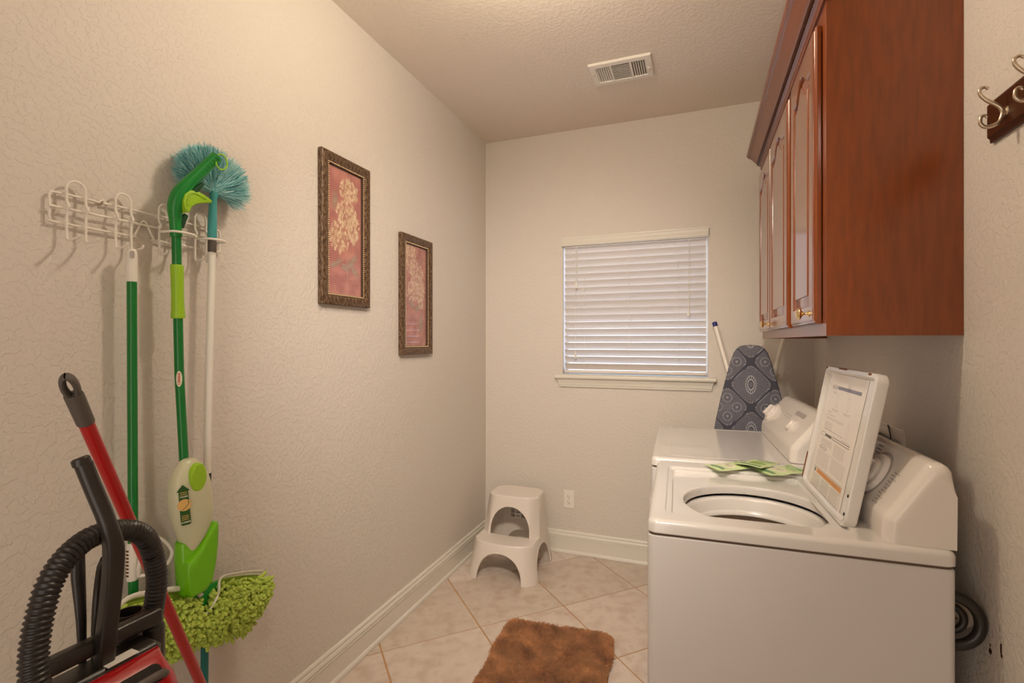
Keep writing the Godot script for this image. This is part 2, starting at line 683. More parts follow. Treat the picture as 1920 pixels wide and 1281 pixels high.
func room() -> void:
	# floor: a bed of grout with each tile set in it at 45 degrees
	var s := Shape.new()
	s.box(Vector3(-0.12, -0.12, -0.14), Vector3(ROOM_W + 0.12, -0.0035, ROOM_L + 0.12))
	var floor_node := structure("floor", s, M.grout, "beige ceramic tiles laid diagonally with tan grout lines")
	var step := 0.653
	var joint := 0.0068 / 2.0 * sqrt(2.0)
	var rect := V2([Vector2(0.002, 0.002), Vector2(ROOM_W - 0.002, 0.002), Vector2(ROOM_W - 0.002, ROOM_L - 0.002), Vector2(0.002, ROOM_L - 0.002)])
	var looks := [M.tile_glaze, M.tile_glaze_warm, M.tile_glaze_pale]
	for i in range(-4, 9):
		for j in range(-8, 6):
			var c0 := 1.365 + i * step + joint
			var c1 := 1.365 + (i + 1) * step - joint
			var d0 := 0.08 + j * step + joint
			var d1 := 0.08 + (j + 1) * step - joint
			var diamond := PackedVector2Array()
			for q in [Vector2(c0, d0), Vector2(c1, d0), Vector2(c1, d1), Vector2(c0, d1)]:
				diamond.append(Vector2((q.x + q.y) / 2.0, (q.x - q.y) / 2.0))
			for piece in Geometry2D.intersect_polygons(diamond, rect):
				if piece.size() < 3 or absf(area(piece)) < 0.0005:
					continue
				var flipped := PackedVector2Array()
				for q in piece:
					flipped.append(Vector2(q.x, -q.y))
				if area(flipped) < 0.0:
					flipped.reverse()
				s = Shape.new()
				s.prism(flipped, -0.0035, 0.0, 0.0012, Transform3D(UPWARD, Vector3.ZERO), false)
				part("tile", s, looks[posmod(i * 5 + j * 3, 3)], floor_node, false, 20.0)
	s = Shape.new()
	s.box(Vector3(-0.12, ROOM_H, -0.14), Vector3(ROOM_W + 0.12, ROOM_H + 0.12, ROOM_L + 0.12))
	structure("ceiling", s, M.ceiling_paint, "textured beige ceiling")
	s = Shape.new()
	s.box(Vector3(-0.12, -0.12, -0.14), Vector3(0, ROOM_H + 0.12, ROOM_L + 0.12))
	structure("wall_left", s, M.wall_paint, "long beige textured plaster wall")
	s = Shape.new()
	s.box(Vector3(ROOM_W, -0.12, -0.14), Vector3(ROOM_W + 0.12, ROOM_H + 0.12, ROOM_L + 0.12))
	var right := structure("wall_right", s, M.wall_paint, "beige textured wall behind the appliances")
	for k in [[1.752, 0.693, 0.010, 0.012, 20.0], [1.752, 0.706, 0.004, 0.008, 8.0], [1.793, 0.722, 0.005, 0.022, 0.0], [1.795, 0.708, 0.006, 0.008, 0.0]]:
		s = Shape.new()
		s.prism(rrect(k[2], k[3], 0.0019, 2), 0.0, 0.0008, 0.0003, Transform3D(FACE_NX.rotated(Vector3(1, 0, 0), deg_to_rad(k[4])), Vector3(ROOM_W, k[1], k[0])))
		part("scuff_mark", s, M.dark_wood, right)
	s = Shape.new()
	var w0 := Vector3(0.548, 1.157, -0.14)
	var w1 := Vector3(1.431, 2.04, 0.0)
	s.box(Vector3(0, -0.12, -0.14), Vector3(w0.x, ROOM_H + 0.12, 0))
	s.box(Vector3(w1.x, -0.12, -0.14), Vector3(ROOM_W, ROOM_H + 0.12, 0))
	s.box(Vector3(w0.x, -0.12, -0.14), Vector3(w1.x, w0.y, 0))
	s.box(Vector3(w0.x, w1.y, -0.14), Vector3(w1.x, ROOM_H + 0.12, 0))
	structure("wall_back", s, M.wall_paint, "beige end wall with the window")
	s = Shape.new()
	s.box(Vector3(-0.12, -0.12, ROOM_L), Vector3(0.44, ROOM_H + 0.12, ROOM_L + 0.12))
	s.box(Vector3(1.40, -0.12, ROOM_L), Vector3(ROOM_W + 0.12, ROOM_H + 0.12, ROOM_L + 0.12))
	s.box(Vector3(0.44, 2.06, ROOM_L), Vector3(1.40, ROOM_H + 0.12, ROOM_L + 0.12))
	s.box(Vector3(0.44, -0.12, ROOM_L), Vector3(1.40, 0.0, ROOM_L + 0.12))
	structure("wall_front", s, M.wall_paint, "beige wall behind the viewer")
	s = Shape.new()
	for b in [[0.44, 0.002, 0.52, 2.06], [1.32, 0.002, 1.40, 2.06], [0.52, 0.002, 1.32, 0.13], [0.52, 2.00, 1.32, 2.06]]:
		s.box(Vector3(b[0], b[1], ROOM_L + 0.05), Vector3(b[2], b[3], ROOM_L + 0.09), 0.003)
	var door := structure("door_1", s, M.trim_paint, "added white framed door out of view, its glowing pane gives fill light", "door")
	s = Shape.new()
	s.box(Vector3(0.515, 0.125, ROOM_L + 0.062), Vector3(1.325, 2.005, ROOM_L + 0.078))
	var pane_glow := mat("added_fill_glass", c8(230, 226, 218), 0.5)  # glow added to an unseen, added door pane as fill light
	pane_glow.emission_enabled = true
	pane_glow.emission = c8(255, 246, 236)
	pane_glow.emission_energy_multiplier = 0.35
	part("added_fill_light_pane", s, pane_glow, door)
	# baseboards
	var prof := V2([Vector2(0, 0.001), Vector2(0.024, 0.001), Vector2(0.024, 0.009), Vector2(0.021, 0.017), Vector2(0.0145, 0.021), Vector2(0.0145, 0.094), Vector2(0.0165, 0.096), Vector2(0.0165, 0.100), Vector2(0.0125, 0.1015), Vector2(0.0155, 0.106), Vector2(0.0155, 0.113), Vector2(0.0115, 0.1225), Vector2(0.0085, 0.124), Vector2(0.0105, 0.128), Vector2(0.010, 0.135), Vector2(0.005, 0.141), Vector2(0, 0.141)])
	s = Shape.new()
	s.sweep(prof, V([Vector3(0.0, 0, ROOM_L), Vector3(0.0, 0, 0)]), V([Vector3(1, 0, 0), Vector3(1, 0, 1)]))
	structure("baseboard_left", s, M.trim_paint, "cream moulded baseboard along the long left wall")
	s = Shape.new()
	s.sweep(prof, V([Vector3(0, 0, 0), Vector3(ROOM_W, 0, 0)]), V([Vector3(1, 0, 1), Vector3(-1, 0, 1)]))
	structure("baseboard_back", s, M.trim_paint, "cream moulded baseboard under the window")
	s = Shape.new()
	s.sweep(prof, V([Vector3(ROOM_W, 0, 0), Vector3(ROOM_W, 0, 1.6), Vector3(ROOM_W, 0, ROOM_L)]), V([Vector3(-1, 0, 1), Vector3(-1, 0, 0), Vector3(-1, 0, 0)]))
	structure("baseboard_right", s, M.trim_paint, "cream moulded baseboard behind the appliances")


func area(p: PackedVector2Array) -> float:
	var a := 0.0
	for i in p.size():
		a += p[i].cross(p[(i + 1) % p.size()])
	return a / 2.0


func window() -> void:
	var x0 := 0.548
	var x1 := 1.431
	var y0 := 1.157
	var y1 := 2.04
	var s := Shape.new()
	for b in [[x0, y0, x0 + 0.012, y1], [x1 - 0.012, y0, x1, y1], [x0 + 0.012, y0, x1 - 0.012, y0 + 0.012], [x0 + 0.012, y1 - 0.03, x1 - 0.012, y1], [x0 + 0.012, 1.585, x1 - 0.012, 1.61]]:
		s.box(Vector3(b[0], b[1], -0.125), Vector3(b[2], b[3], -0.085), 0.003)
	var w := structure("window_1", s, M.white_plastic, "white framed sash window behind the closed blind", "window")
	for b in [[y0 + 0.01, 1.588], [1.607, y1 - 0.028]]:
		s = Shape.new()
		s.box(Vector3(x0 + 0.01, b[0], -0.107), Vector3(x1 - 0.01, b[1], -0.103))
		part("pane", s, M.clear_glass, w)
	# sill with a moulded apron whose ends run back to the wall
	s = Shape.new()
	var rings := []
	for q in [[0.0, 1.0762], [0.010, 1.0762], [0.0125, 1.080], [0.0125, 1.0885], [0.0165, 1.091], [0.0185, 1.108], [0.0205, 1.110], [0.026, 1.1275], [0.026, 1.131]]:
		rings.append(V([Vector3(0.516 + 0.026 - q[0], q[1], 0), Vector3(0.516 + 0.026 - q[0], q[1], q[0]), Vector3(1.436 + q[0], q[1], q[0]), Vector3(1.436 + q[0], q[1], 0)]))
	s.loft(rings, true, true, true)
	var sill := structure("trim_1", s, M.trim_paint, "cream moulded window sill", "sill")
	s = Shape.new()
	s.box(Vector3(0.503, 1.131, 0.0), Vector3(1.476, 1.1555, 0.042), 0.006)
	s.box(Vector3(x0, 1.140, -0.085), Vector3(x1, 1.1585, 0.004))
	part("sill_board", s, M.trim_paint, sill)
	# the blind
	var t := thing("window_blind", "white faux wood blind lowered over the small window", "blind", Vector3(0.99, y0, 0))
	s = Shape.new()
	s.sweep(V2([Vector2(0.0, 0.0), Vector2(0.012, 0.0), Vector2(0.016, 0.004), Vector2(0.016, 0.018), Vector2(0.020, 0.023), Vector2(0.020, 0.041), Vector2(0.024, 0.046), Vector2(0.024, 0.054), Vector2(0.0, 0.054)]), V([Vector3(0.544, 1.988, 0.0), Vector3(1.433, 1.988, 0.0)]), V([Vector3(0, 0, 1), Vector3(0, 0, 1)]))
	part("valance", s, M.trim_paint, t)
	s = Shape.new()
	s.box(Vector3(0.556, 1.980, -0.060), Vector3(1.423, 2.037, -0.004), 0.002)
	part("head_rail", s, M.slat_white, t)
	var slat := Shape.new()
	var top := PackedVector2Array()
	for i in 7:
		var u := -1.0 + i / 3.0
		top.append(Vector2(u * 0.025, 0.0016 + 0.0018 * (1.0 - u * u)))
	for i in 7:
		var u := 1.0 - i / 3.0
		top.append(Vector2(u * 0.025, -0.0012 + 0.0018 * (1.0 - u * u)))
	top.reverse()
	slat.prism(top, -0.4315, 0.4315, 0.0, Transform3D(Basis(Vector3(0, 0, 1), Vector3(0, 1, 0), Vector3(-1, 0, 0)), Vector3.ZERO))
	var slat_mesh := slat.mesh(40.0)
	for k in 18:
		var o := part("slat", slat_mesh, M.slat_white, t, true)
		var y := 1.966 - 0.0446 * k
		var tilt := deg_to_rad(-(61.0 - 0.46 * k + rng.randf_range(-0.6, 0.6)))
		o.transform = Transform3D(Basis(Vector3(1, 0, 0), tilt), Vector3(0.9885, y, -0.033) - t.position)
	s = Shape.new()
	s.box(Vector3(0.556, 1.166, -0.058), Vector3(1.423, 1.184, -0.008), 0.004)
	part("bottom_rail", s, M.slat_white, t)
	for x in [0.690, 0.972, 1.260]:
		s = Shape.new()
		s.tube(V([Vector3(x, 1.99, -0.0085), Vector3(x, 1.17, -0.0065)]), 0.0009, 5)
		s.tube(V([Vector3(x + 0.006, 1.99, -0.057), Vector3(x + 0.006, 1.17, -0.057)]), 0.0009, 5)
		part("ladder_cord", s, M.cord_white, t)
	for c in [[0.640, 1.735, 2], [0.634, 1.285, 1], [1.322, 1.545, 2]]:
		s = Shape.new()
		for k in c[2]:
			s.tube(V([Vector3(c[0] + 0.006 * k, 1.99, 0.001), Vector3(c[0] + 0.004 * k, c[1] + 0.06, 0.002), Vector3(c[0], c[1] + 0.02, 0.002)]), 0.0011, 5)
		var cord := part("pull_cord", s, M.cord_white, t)
		s = Shape.new()
		s.lathe(V2([Vector2(0, -0.022), Vector2(0.0075, -0.022), Vector2(0.008, -0.012), Vector2(0.005, 0.01), Vector2(0.0025, 0.022), Vector2(0, 0.022)]), 12, Transform3D(Basis(), Vector3(c[0], c[1], 0.004)))
		part("tassel", s, M.white_plastic, cord)


# ---------------------------------------------------------------- cabinet
func arch(z0: float, z1: float, y0: float, shoulder: float, rise: float, inset := 0.0) -> PackedVector2Array:     # outline (z, y) of a cathedral panel
	var o := PackedVector2Array()
	o.append(Vector2(z0 + inset, y0 + inset))
	o.append(Vector2(z1 - inset, y0 + inset))
	for i in 21:
		var u := 1.0 - i / 20.0
		var z := lerpf(z0 + inset, z1 - inset, u)
		var v := absf(u - 0.5) * 2.0
		var h := 0.0
		if v < 0.72:
			h = rise * (0.5 + 0.5 * cos(PI * v / 0.72))
		o.append(Vector2(z, shoulder - inset + h))
	return o


func cabinet() -> void:
	var t := thing("wall_cabinet", "glossy cherry wood wall cabinet with three arched panel doors and carved crown", "cabinet", Vector3(1.83, 1.385, 0.955))
	var s := Shape.new()
	s.box(Vector3(1.707, 1.402, 0.276), Vector3(1.9735, 2.366, 1.634))
	s.box(Vector3(1.689, 1.385, 0.274), Vector3(1.709, 2.300, 0.310), 0.001)       # face frame stiles and rails
	s.box(Vector3(1.689, 1.385, 1.596), Vector3(1.709, 2.300, 1.6345))
	s.box(Vector3(1.689, 1.428, 1.165), Vector3(1.709, 2.205, 1.237))
	s.box(Vector3(1.689, 1.385, 0.310), Vector3(1.709, 1.428, 1.596))
	s.box(Vector3(1.689, 2.205, 0.310), Vector3(1.709, 2.300, 1.596))
	s.box(Vector3(1.707, 1.385, 0.274), Vector3(1.9735, 1.404, 0.290))
	part("body", s, M.cherry_wood, t)
	s = Shape.new()
	s.box(Vector3(1.6890, 1.3850, 1.6345), Vector3(1.9735, 2.300, 1.6370))
	part("side_panel", s, M.cherry_wood, t)
	for d in [[1.239, 1.592, 1.540], [0.726, 1.163, 0.0], [0.302, 0.720, 0.672]]:
		var z0: float = d[0]
		var z1: float = d[1]
		s = Shape.new()
		var outer := V2([Vector2(z0, 1.418), Vector2(z1, 1.418)])
		for i in 21:
			outer.append(Vector2(lerpf(z1, z0, i / 20.0), 2.223))
		var at := Transform3D(Basis(Vector3(0, 0, 1), Vector3(0, 1, 0), Vector3(-1, 0, 0)), Vector3(1.689, 0, 0))
		var hole := arch(z0 + 0.052, z1 - 0.052, 1.468, 2.128, 0.046)
		var step := [[Shape.inset(outer, 0.001), 0.001], [outer, 0.003], [outer, 0.012], [Shape.inset(outer, 0.003), 0.0165], [Shape.inset(outer, 0.008), 0.0175], [Shape.inset(outer, 0.009), 0.0205], [Shape.inset(outer, 0.013), 0.0215], [hole, 0.0215], [arch(z0 + 0.052, z1 - 0.052, 1.468, 2.128, 0.046, 0.003), 0.018], [arch(z0 + 0.052, z1 - 0.052, 1.468, 2.128, 0.046, 0.004), 0.0115], [arch(z0 + 0.052, z1 - 0.052, 1.468, 2.128, 0.046, 0.007), 0.0105], [arch(z0 + 0.052, z1 - 0.052, 1.468, 2.128, 0.046, 0.033), 0.0185], [arch(z0 + 0.052, z1 - 0.052, 1.468, 2.128, 0.046, 0.0345), 0.0205]]
		var rings := []
		for q in step.slice(0, 9):
			rings.append(Shape.ring(q[0], q[1], at))
		s.loft(rings, true, false, false)
		s.cap(step[0][0], 0.001, at, true)
		var door := part("door", s, M.cherry_door, t, false, 30.0)
		s = Shape.new()
		rings = []
		for q in step.slice(8):
			rings.append(Shape.ring(q[0], q[1], at))
		s.loft(rings, true, false, false)
		s.cap(step[12][0], 0.0205, at, false)
		part("raised_panel", s, M.cherry_door, door, false, 30.0)
		if d[2] > 0.0:
			s = Shape.new()
			s.lathe(V2([Vector2(0, 0), Vector2(0.009, 0), Vector2(0.009, 0.002), Vector2(0.0045, 0.005), Vector2(0.004, 0.014), Vector2(0.007, 0.017), Vector2(0.0145, 0.021), Vector2(0.0165, 0.025), Vector2(0.0145, 0.029), Vector2(0.008, 0.0325), Vector2(0, 0.0335)]), 24, Transform3D(Basis(Vector3(0, 1, 0), Vector3(-1, 0, 0), Vector3(0, 0, 1)), Vector3(1.689 - 0.0215, 1.448, d[2])))
			part("knob", s, M.brass, door)
	# crown, mitred round both ends
	s = Shape.new()
	var prof := V2([Vector2(-0.01, 2.262), Vector2(0.007, 2.262), Vector2(0.009, 2.266), Vector2(0.009, 2.279), Vector2(0.012, 2.282), Vector2(0.015, 2.2835), Vector2(0.015, 2.287), Vector2(0.019, 2.289), Vector2(0.022, 2.301), Vector2(0.026, 2.3035), Vector2(0.029, 2.3055), Vector2(0.033, 2.311), Vector2(0.042, 2.326), Vector2(0.054, 2.342), Vector2(0.060, 2.347), Vector2(0.063, 2.348), Vector2(0.063, 2.353), Vector2(0.068, 2.357), Vector2(0.070, 2.362), Vector2(0.070, 2.370), Vector2(-0.01, 2.370)])
	s.sweep(prof, V([Vector3(1.9735, 0, 0.274), Vector3(1.689, 0, 0.274), Vector3(1.689, 0, 1.636), Vector3(1.9735, 0, 1.636)]), V([Vector3(0, 0, -1), Vector3(-1, 0, -1), Vector3(-1, 0, 1), Vector3(0, 0, 1)]))
	part("crown", s, M.cherry_crown, t, false, 25.0)
	s = Shape.new()
	var n := 118
	for i in n:
		var z := lerpf(0.262, 1.648, (i + 0.5) / n)
		s.tube(V([Vector3(1.670, 2.2895, z - 0.0045), Vector3(1.6655, 2.295, z), Vector3(1.665, 2.3015, z + 0.0045)]), PackedFloat32Array([0.0035, 0.0052, 0.0035]), 6)
	for e in [0.253, 1.657]:
		for i in 24:
			var x := lerpf(1.680, 1.966, (i + 0.5) / 24.0)
			var o := -1.0 if e < 1.0 else 1.0
			s.tube(V([Vector3(x - 0.0045, 2.2895, e + o * -0.002), Vector3(x, 2.295, e + o * 0.0025), Vector3(x + 0.0045, 2.3015, e + o * 0.003)]), PackedFloat32Array([0.0035, 0.0052, 0.0035]), 6)
	part("rope_moulding", s, M.dark_wood, t).set_meta("kind", "stuff")


# ---------------------------------------------------------------- laundry machines; their own axes: x to the back, y up, -z away from the camera
const MACHINE_TURN := 2.2


func outline(u0: float, u1: float, v0: float, v1: float, r: float, inset := 0.0) -> PackedVector2Array:
	return rrect(u1 - u0 - 2 * inset, v1 - v0 - 2 * inset, maxf(r - inset * 0.6, 0.002), 5, 10, Vector2((u0 + u1) / 2, (v0 + v1) / 2))


func matched_ellipse(like: PackedVector2Array, center: Vector2, a: float, b: float) -> PackedVector2Array:
	var lo := like[0]
	var hi := like[0]
	for q in like:
		lo = lo.min(q)
		hi = hi.max(q)
	var mid := (lo + hi) / 2
	var half := (hi - lo) / 2
	var o := PackedVector2Array()
	for q in like:
		var ang := atan2((q.y - mid.y) / half.y, (q.x - mid.x) / half.x)
		o.append(center + Vector2(cos(ang) * a, sin(ang) * b))
	return o


func console(s: Shape, u0: float, v0: float, v1: float) -> void:
	# section in (u, y), rounded along its two ends
	var sec := V2([Vector2(u0 - 0.002, 0.914), Vector2(0.651, 0.914), Vector2(0.652, 1.03)])
	for i in 7:
		var a := PI * 0.75 * i / 6.0
		sec.append(Vector2(0.622, 1.070) + Vector2(cos(a), sin(a)) * 0.030)
	sec.append(Vector2(lerpf(0.6008, u0 + 0.0081, 0.5), lerpf(1.0912, 0.9789, 0.5)))
	for i in 5:
		var a := PI * 0.75 + PI * 0.25 * i / 4.0
		sec.append(Vector2(u0 + 0.030, 0.957) + Vector2(cos(a), sin(a)) * 0.031)
	sec.append(Vector2(u0 - 0.003, 0.935))
	var rings := []
	var r := 0.027
	var ends := []
	for i in 7:
		var a := PI / 2 * i / 6.0
		ends.append([r * (1.0 - cos(a)) , r * (1.0 - sin(a))])       # (along, inset)
	var list := []
	for q in ends:
		list.append([v0 + q[0], q[1]])
	ends.reverse()
	for q in ends:
		list.append([v1 - q[0], q[1]])
	for q in list:
		var small := Shape.inset(sec, q[1])
		var ring := PackedVector3Array()
		for i in small.size():
			var w := small[i]
			if i < 3:
				w = Vector2(minf(maxf(w.x, sec[i].x if i == 0 else w.x), 0.652), sec[i].y)
				if i > 0:
					w.x = sec[i].x
			ring.append(Vector3(w.x, maxf(w.y, 0.914), -q[0]))
		rings.append(ring)
	s.loft(rings, true, true, true)


func slope_at(u0: float, s: float, v: float, lift := 0.0) -> Transform3D:      # a frame on the sloping face: x along the console (towards the camera), y up the slope, z out of it
	var e := Vector3(0.6008 - u0 - 0.0081, 1.0912 - 0.9789, 0).normalized()
	var x := Vector3(0, 0, 1)
	var out := x.cross(e)
	return Transform3D(Basis(x, e, out), Vector3(u0 + 0.0081, 0.9789, -v) + e * (s - 0.022) + out * lift)


func washer() -> void:
	var t := thing("washing_machine", "white top loading washing machine with its lid propped open", "washer", Vector3(1.254, 0, 1.822), deg_to_rad(MACHINE_TURN))
	var up := Transform3D(UPWARD, Vector3.ZERO)
	var s := Shape.new()
	s.loft([Shape.ring(outline(0.0, 0.648, 0.002, 0.664, 0.018, 0.004), 0.03, up), Shape.ring(outline(0.0, 0.648, 0.002, 0.664, 0.018), 0.034, up), Shape.ring(outline(0.0, 0.648, 0.002, 0.664, 0.018), 0.8695, up), Shape.ring(outline(0.0, 0.648, 0.002, 0.664, 0.018, 0.004), 0.8735, up), Shape.ring(outline(0.0, 0.648, 0.002, 0.664, 0.018, 0.012), 0.8735, up)], true, true, false)
	part("cabinet_body", s, M.enamel_side, t, true)
	s = Shape.new()
	s.loft([Shape.ring(outline(0.004, 0.644, 0.006, 0.660, 0.016), 0.872, up), Shape.ring(outline(0.004, 0.644, 0.006, 0.660, 0.016), 0.880, up)], true, false, false)
	part("seam", s, M.seam_shade, t, true)
	for q in [Vector2(0.05, 0.05), Vector2(0.6, 0.05), Vector2(0.05, 0.61), Vector2(0.6, 0.61)]:
		s = Shape.new()
		s.prism(circle(0.02, 14, q), 0.0, 0.031, 0.003, up)
		part("foot", s, M.grey_rubber, t, true)
	# top: rim, stepped lid well, round opening
	s = Shape.new()
	var o := func(inset: float) -> PackedVector2Array: return outline(0.0, 0.650, 0.0, 0.668, 0.022, inset)
	var w := func(inset: float) -> PackedVector2Array: return outline(0.040, 0.476, 0.072, 0.592, 0.022, inset)
	var e := func(r: float) -> PackedVector2Array: return matched_ellipse(w.call(0.022), Vector2(0.283, 0.282), r, r)
	var rings := []
	for q in [[o.call(0.005), 0.8785], [o.call(0.0), 0.882], [o.call(0.0), 0.902], [o.call(0.003), 0.909], [o.call(0.010), 0.9138], [o.call(0.016), 0.914], [w.call(-0.002), 0.914], [w.call(0.002), 0.9125], [w.call(0.004), 0.906], [w.call(0.014), 0.9055], [w.call(0.018), 0.9045], [w.call(0.021), 0.896], [w.call(0.025), 0.895], [e.call(0.199), 0.8935], [e.call(0.193), 0.891], [e.call(0.190), 0.885], [e.call(0.1895), 0.867]]:
		rings.append(Shape.ring(q[0], q[1], up))
	s.loft(rings, true, false, false)
	part("top_panel", s, M.enamel, t, true, 40.0)
	s = Shape.new()
	var mid := Transform3D(Basis(), Vector3(0.283, 0, -0.282))
	s.lathe(V2([Vector2(0.176, 0.800), Vector2(0.1665, 0.803), Vector2(0.1655, 0.808), Vector2(0.172, 0.817), Vector2(0.1745, 0.819), Vector2(0.183, 0.847), Vector2(0.187, 0.854), Vector2(0.196, 0.858), Vector2(0.212, 0.852), Vector2(0.214, 0.79)]).duplicate(), 56, mid)
	part("tub_ring", flip(s), M.tub_plastic, t, true)
	s = Shape.new()
	s.lathe(V2([Vector2(0.0, 0.40), Vector2(0.19, 0.40), Vector2(0.196, 0.42), Vector2(0.190, 0.795), Vector2(0.188, 0.801)]), 48, mid)
	part("basket", flip(s), M.basket_enamel, t, true)
	s = Shape.new()
	s.lathe(V2([Vector2(0.07, 0.40), Vector2(0.05, 0.44), Vector2(0.036, 0.52), Vector2(0.034, 0.66), Vector2(0.02, 0.68), Vector2(0, 0.682)]), 24, mid)
	part("agitator", s, M.tub_plastic, t, true)
	# console
	s = Shape.new()
	console(s, 0.522, 0.014, 0.654)
	part("console", s, M.appliance_plastic, t, true, 42.0)
	var f := slope_at(0.522, 0.078, 0.205)
	var turn := Transform3D(Basis(Vector3(1, 0, 0), Vector3(0, 0, 1), Vector3(0, -1, 0)), Vector3.ZERO)      # lathe axis y becomes z
	s = Shape.new()
	s.lathe(V2([Vector2(0.066, 0.0), Vector2(0.066, 0.0012), Vector2(0, 0.0012)]), 40, f * turn)
	part("dial_surround", s, M.soft_grey, t, true)
	s = Shape.new()
	s.lathe(V2([Vector2(0.057, 0.001), Vector2(0.056, 0.008), Vector2(0.052, 0.012), Vector2(0.044, 0.0135), Vector2(0.041, 0.012), Vector2(0.040, 0.012), Vector2(0.038, 0.020), Vector2(0.034, 0.023), Vector2(0, 0.023)]), 40, f * turn)
	var dial := part("dial", s, M.appliance_plastic, t, true, 30.0)
	s = Shape.new()
	s.box(Vector3(-0.034, -0.006, 0.02), Vector3(0.034, 0.006, 0.036), 0.003, f * Transform3D(Basis(Vector3(0, 0, 1), deg_to_rad(62)), Vector3.ZERO))
	part("grip", s, M.appliance_plastic, dial, true)
	s = Shape.new()
	for k in 11:      # printed scale and words beside the dial, too small to read
		var g := slope_at(0.522, 0.022 + 0.0085 * k, 0.118 - 0.003 * (k % 3), 0.0008)
		s.box(Vector3(-0.007 - 0.002 * (k % 2), -0.0011, 0), Vector3(0.007, 0.0011, 0.0003), 0.0, g)
		if k % 2 == 0:
			s.box(Vector3(0.013, -0.0008, 0), Vector3(0.021, 0.0008, 0.0003), 0.0, g)
	for k in 3:
		s.box(Vector3(-0.014, -0.0016, 0), Vector3(0.014, 0.0016, 0.0003), 0.0, slope_at(0.522, 0.150 - 0.010 * k, 0.275 - 0.004 * k, 0.0008))
	part("printed_scale", s, M.print_grey, t, true).set_meta("kind", "stuff")
	# lid, standing a little past upright on its hinge
	var a := deg_to_rad(11.0)
	var e1 := Vector3(sin(a), cos(a), 0)
	var lid_at := Transform3D(Basis(Vector3(0, 0, 1), e1, Vector3(0, 0, 1).cross(e1)), Vector3(0.460, 0.9075, -0.318))      # x towards the camera, y up the lid, z to the room
	s = Shape.new()
	var sheet := func(inset: float) -> PackedVector2Array: return rrect(0.436 - 2 * inset, 0.392 - 2 * inset, maxf(0.022 - inset * 0.5, 0.004), 5, 6, Vector2(0, 0.196))
	rings = []
	for q in [[sheet.call(0.010), -0.030], [sheet.call(0.004), -0.028], [sheet.call(0.0), -0.022], [sheet.call(0.0), -0.004], [sheet.call(0.002), 0.0], [sheet.call(0.012), 0.0005], [sheet.call(0.014), -0.001], [sheet.call(0.020), -0.008]]:
		rings.append(Shape.ring(q[0], q[1], lid_at))
	s.loft(rings, true, true, true)
	var lid := part("lid", s, M.enamel, t, true, 40.0)
	s = Shape.new()
	var p0 := lid_at * Vector3(-0.165, 0.016, -0.0072)
	var p1 := lid_at * Vector3(0.150, 0.016, -0.0072)
	var p2 := lid_at * Vector3(0.150, 0.372, -0.0072)
	var p3 := lid_at * Vector3(-0.165, 0.372, -0.0072)
	s.quad_uv(p0, p1, p2, p3)
	part("instruction_print", s, lid_print(), lid, true)
	for q in [[-0.206, 0.386, 0.014, 0.006], [-0.05, 0.389, 0.075, 0.005], [0.165, 0.387, 0.02, 0.006]]:
		s = Shape.new()
		s.prism(rrect(q[2], q[3], 0.002, 3, 1, Vector2(q[0], q[1])), -0.004, 0.0012, 0.0006, lid_at)
		part("rust_spot", s, M.rust, lid, true)
	s = Shape.new()
	s.prism(rrect(0.012, 0.085, 0.002, 3, 1, Vector2(-0.212, 0.062)), -0.004, 0.0014, 0.0006, lid_at)
	part("hinge_plate", s, M.rust, lid, true)
	for y in [0.034, 0.080]:
		s = Shape.new()
		s.prism(circle(0.0042, 12, Vector2(0.205, y)), -0.002, 0.0016, 0.0006, lid_at)
		part("screw", s, M.dark_gap, lid, true)


func flip(s: Shape) -> Shape:
	var o := Shape.new()
	for k in range(0, s.p.size(), 3):
		o.tri(s.p[k], s.p[k + 2], s.p[k + 1], s.t[k], s.t[k + 2], s.t[k + 1])
	return o


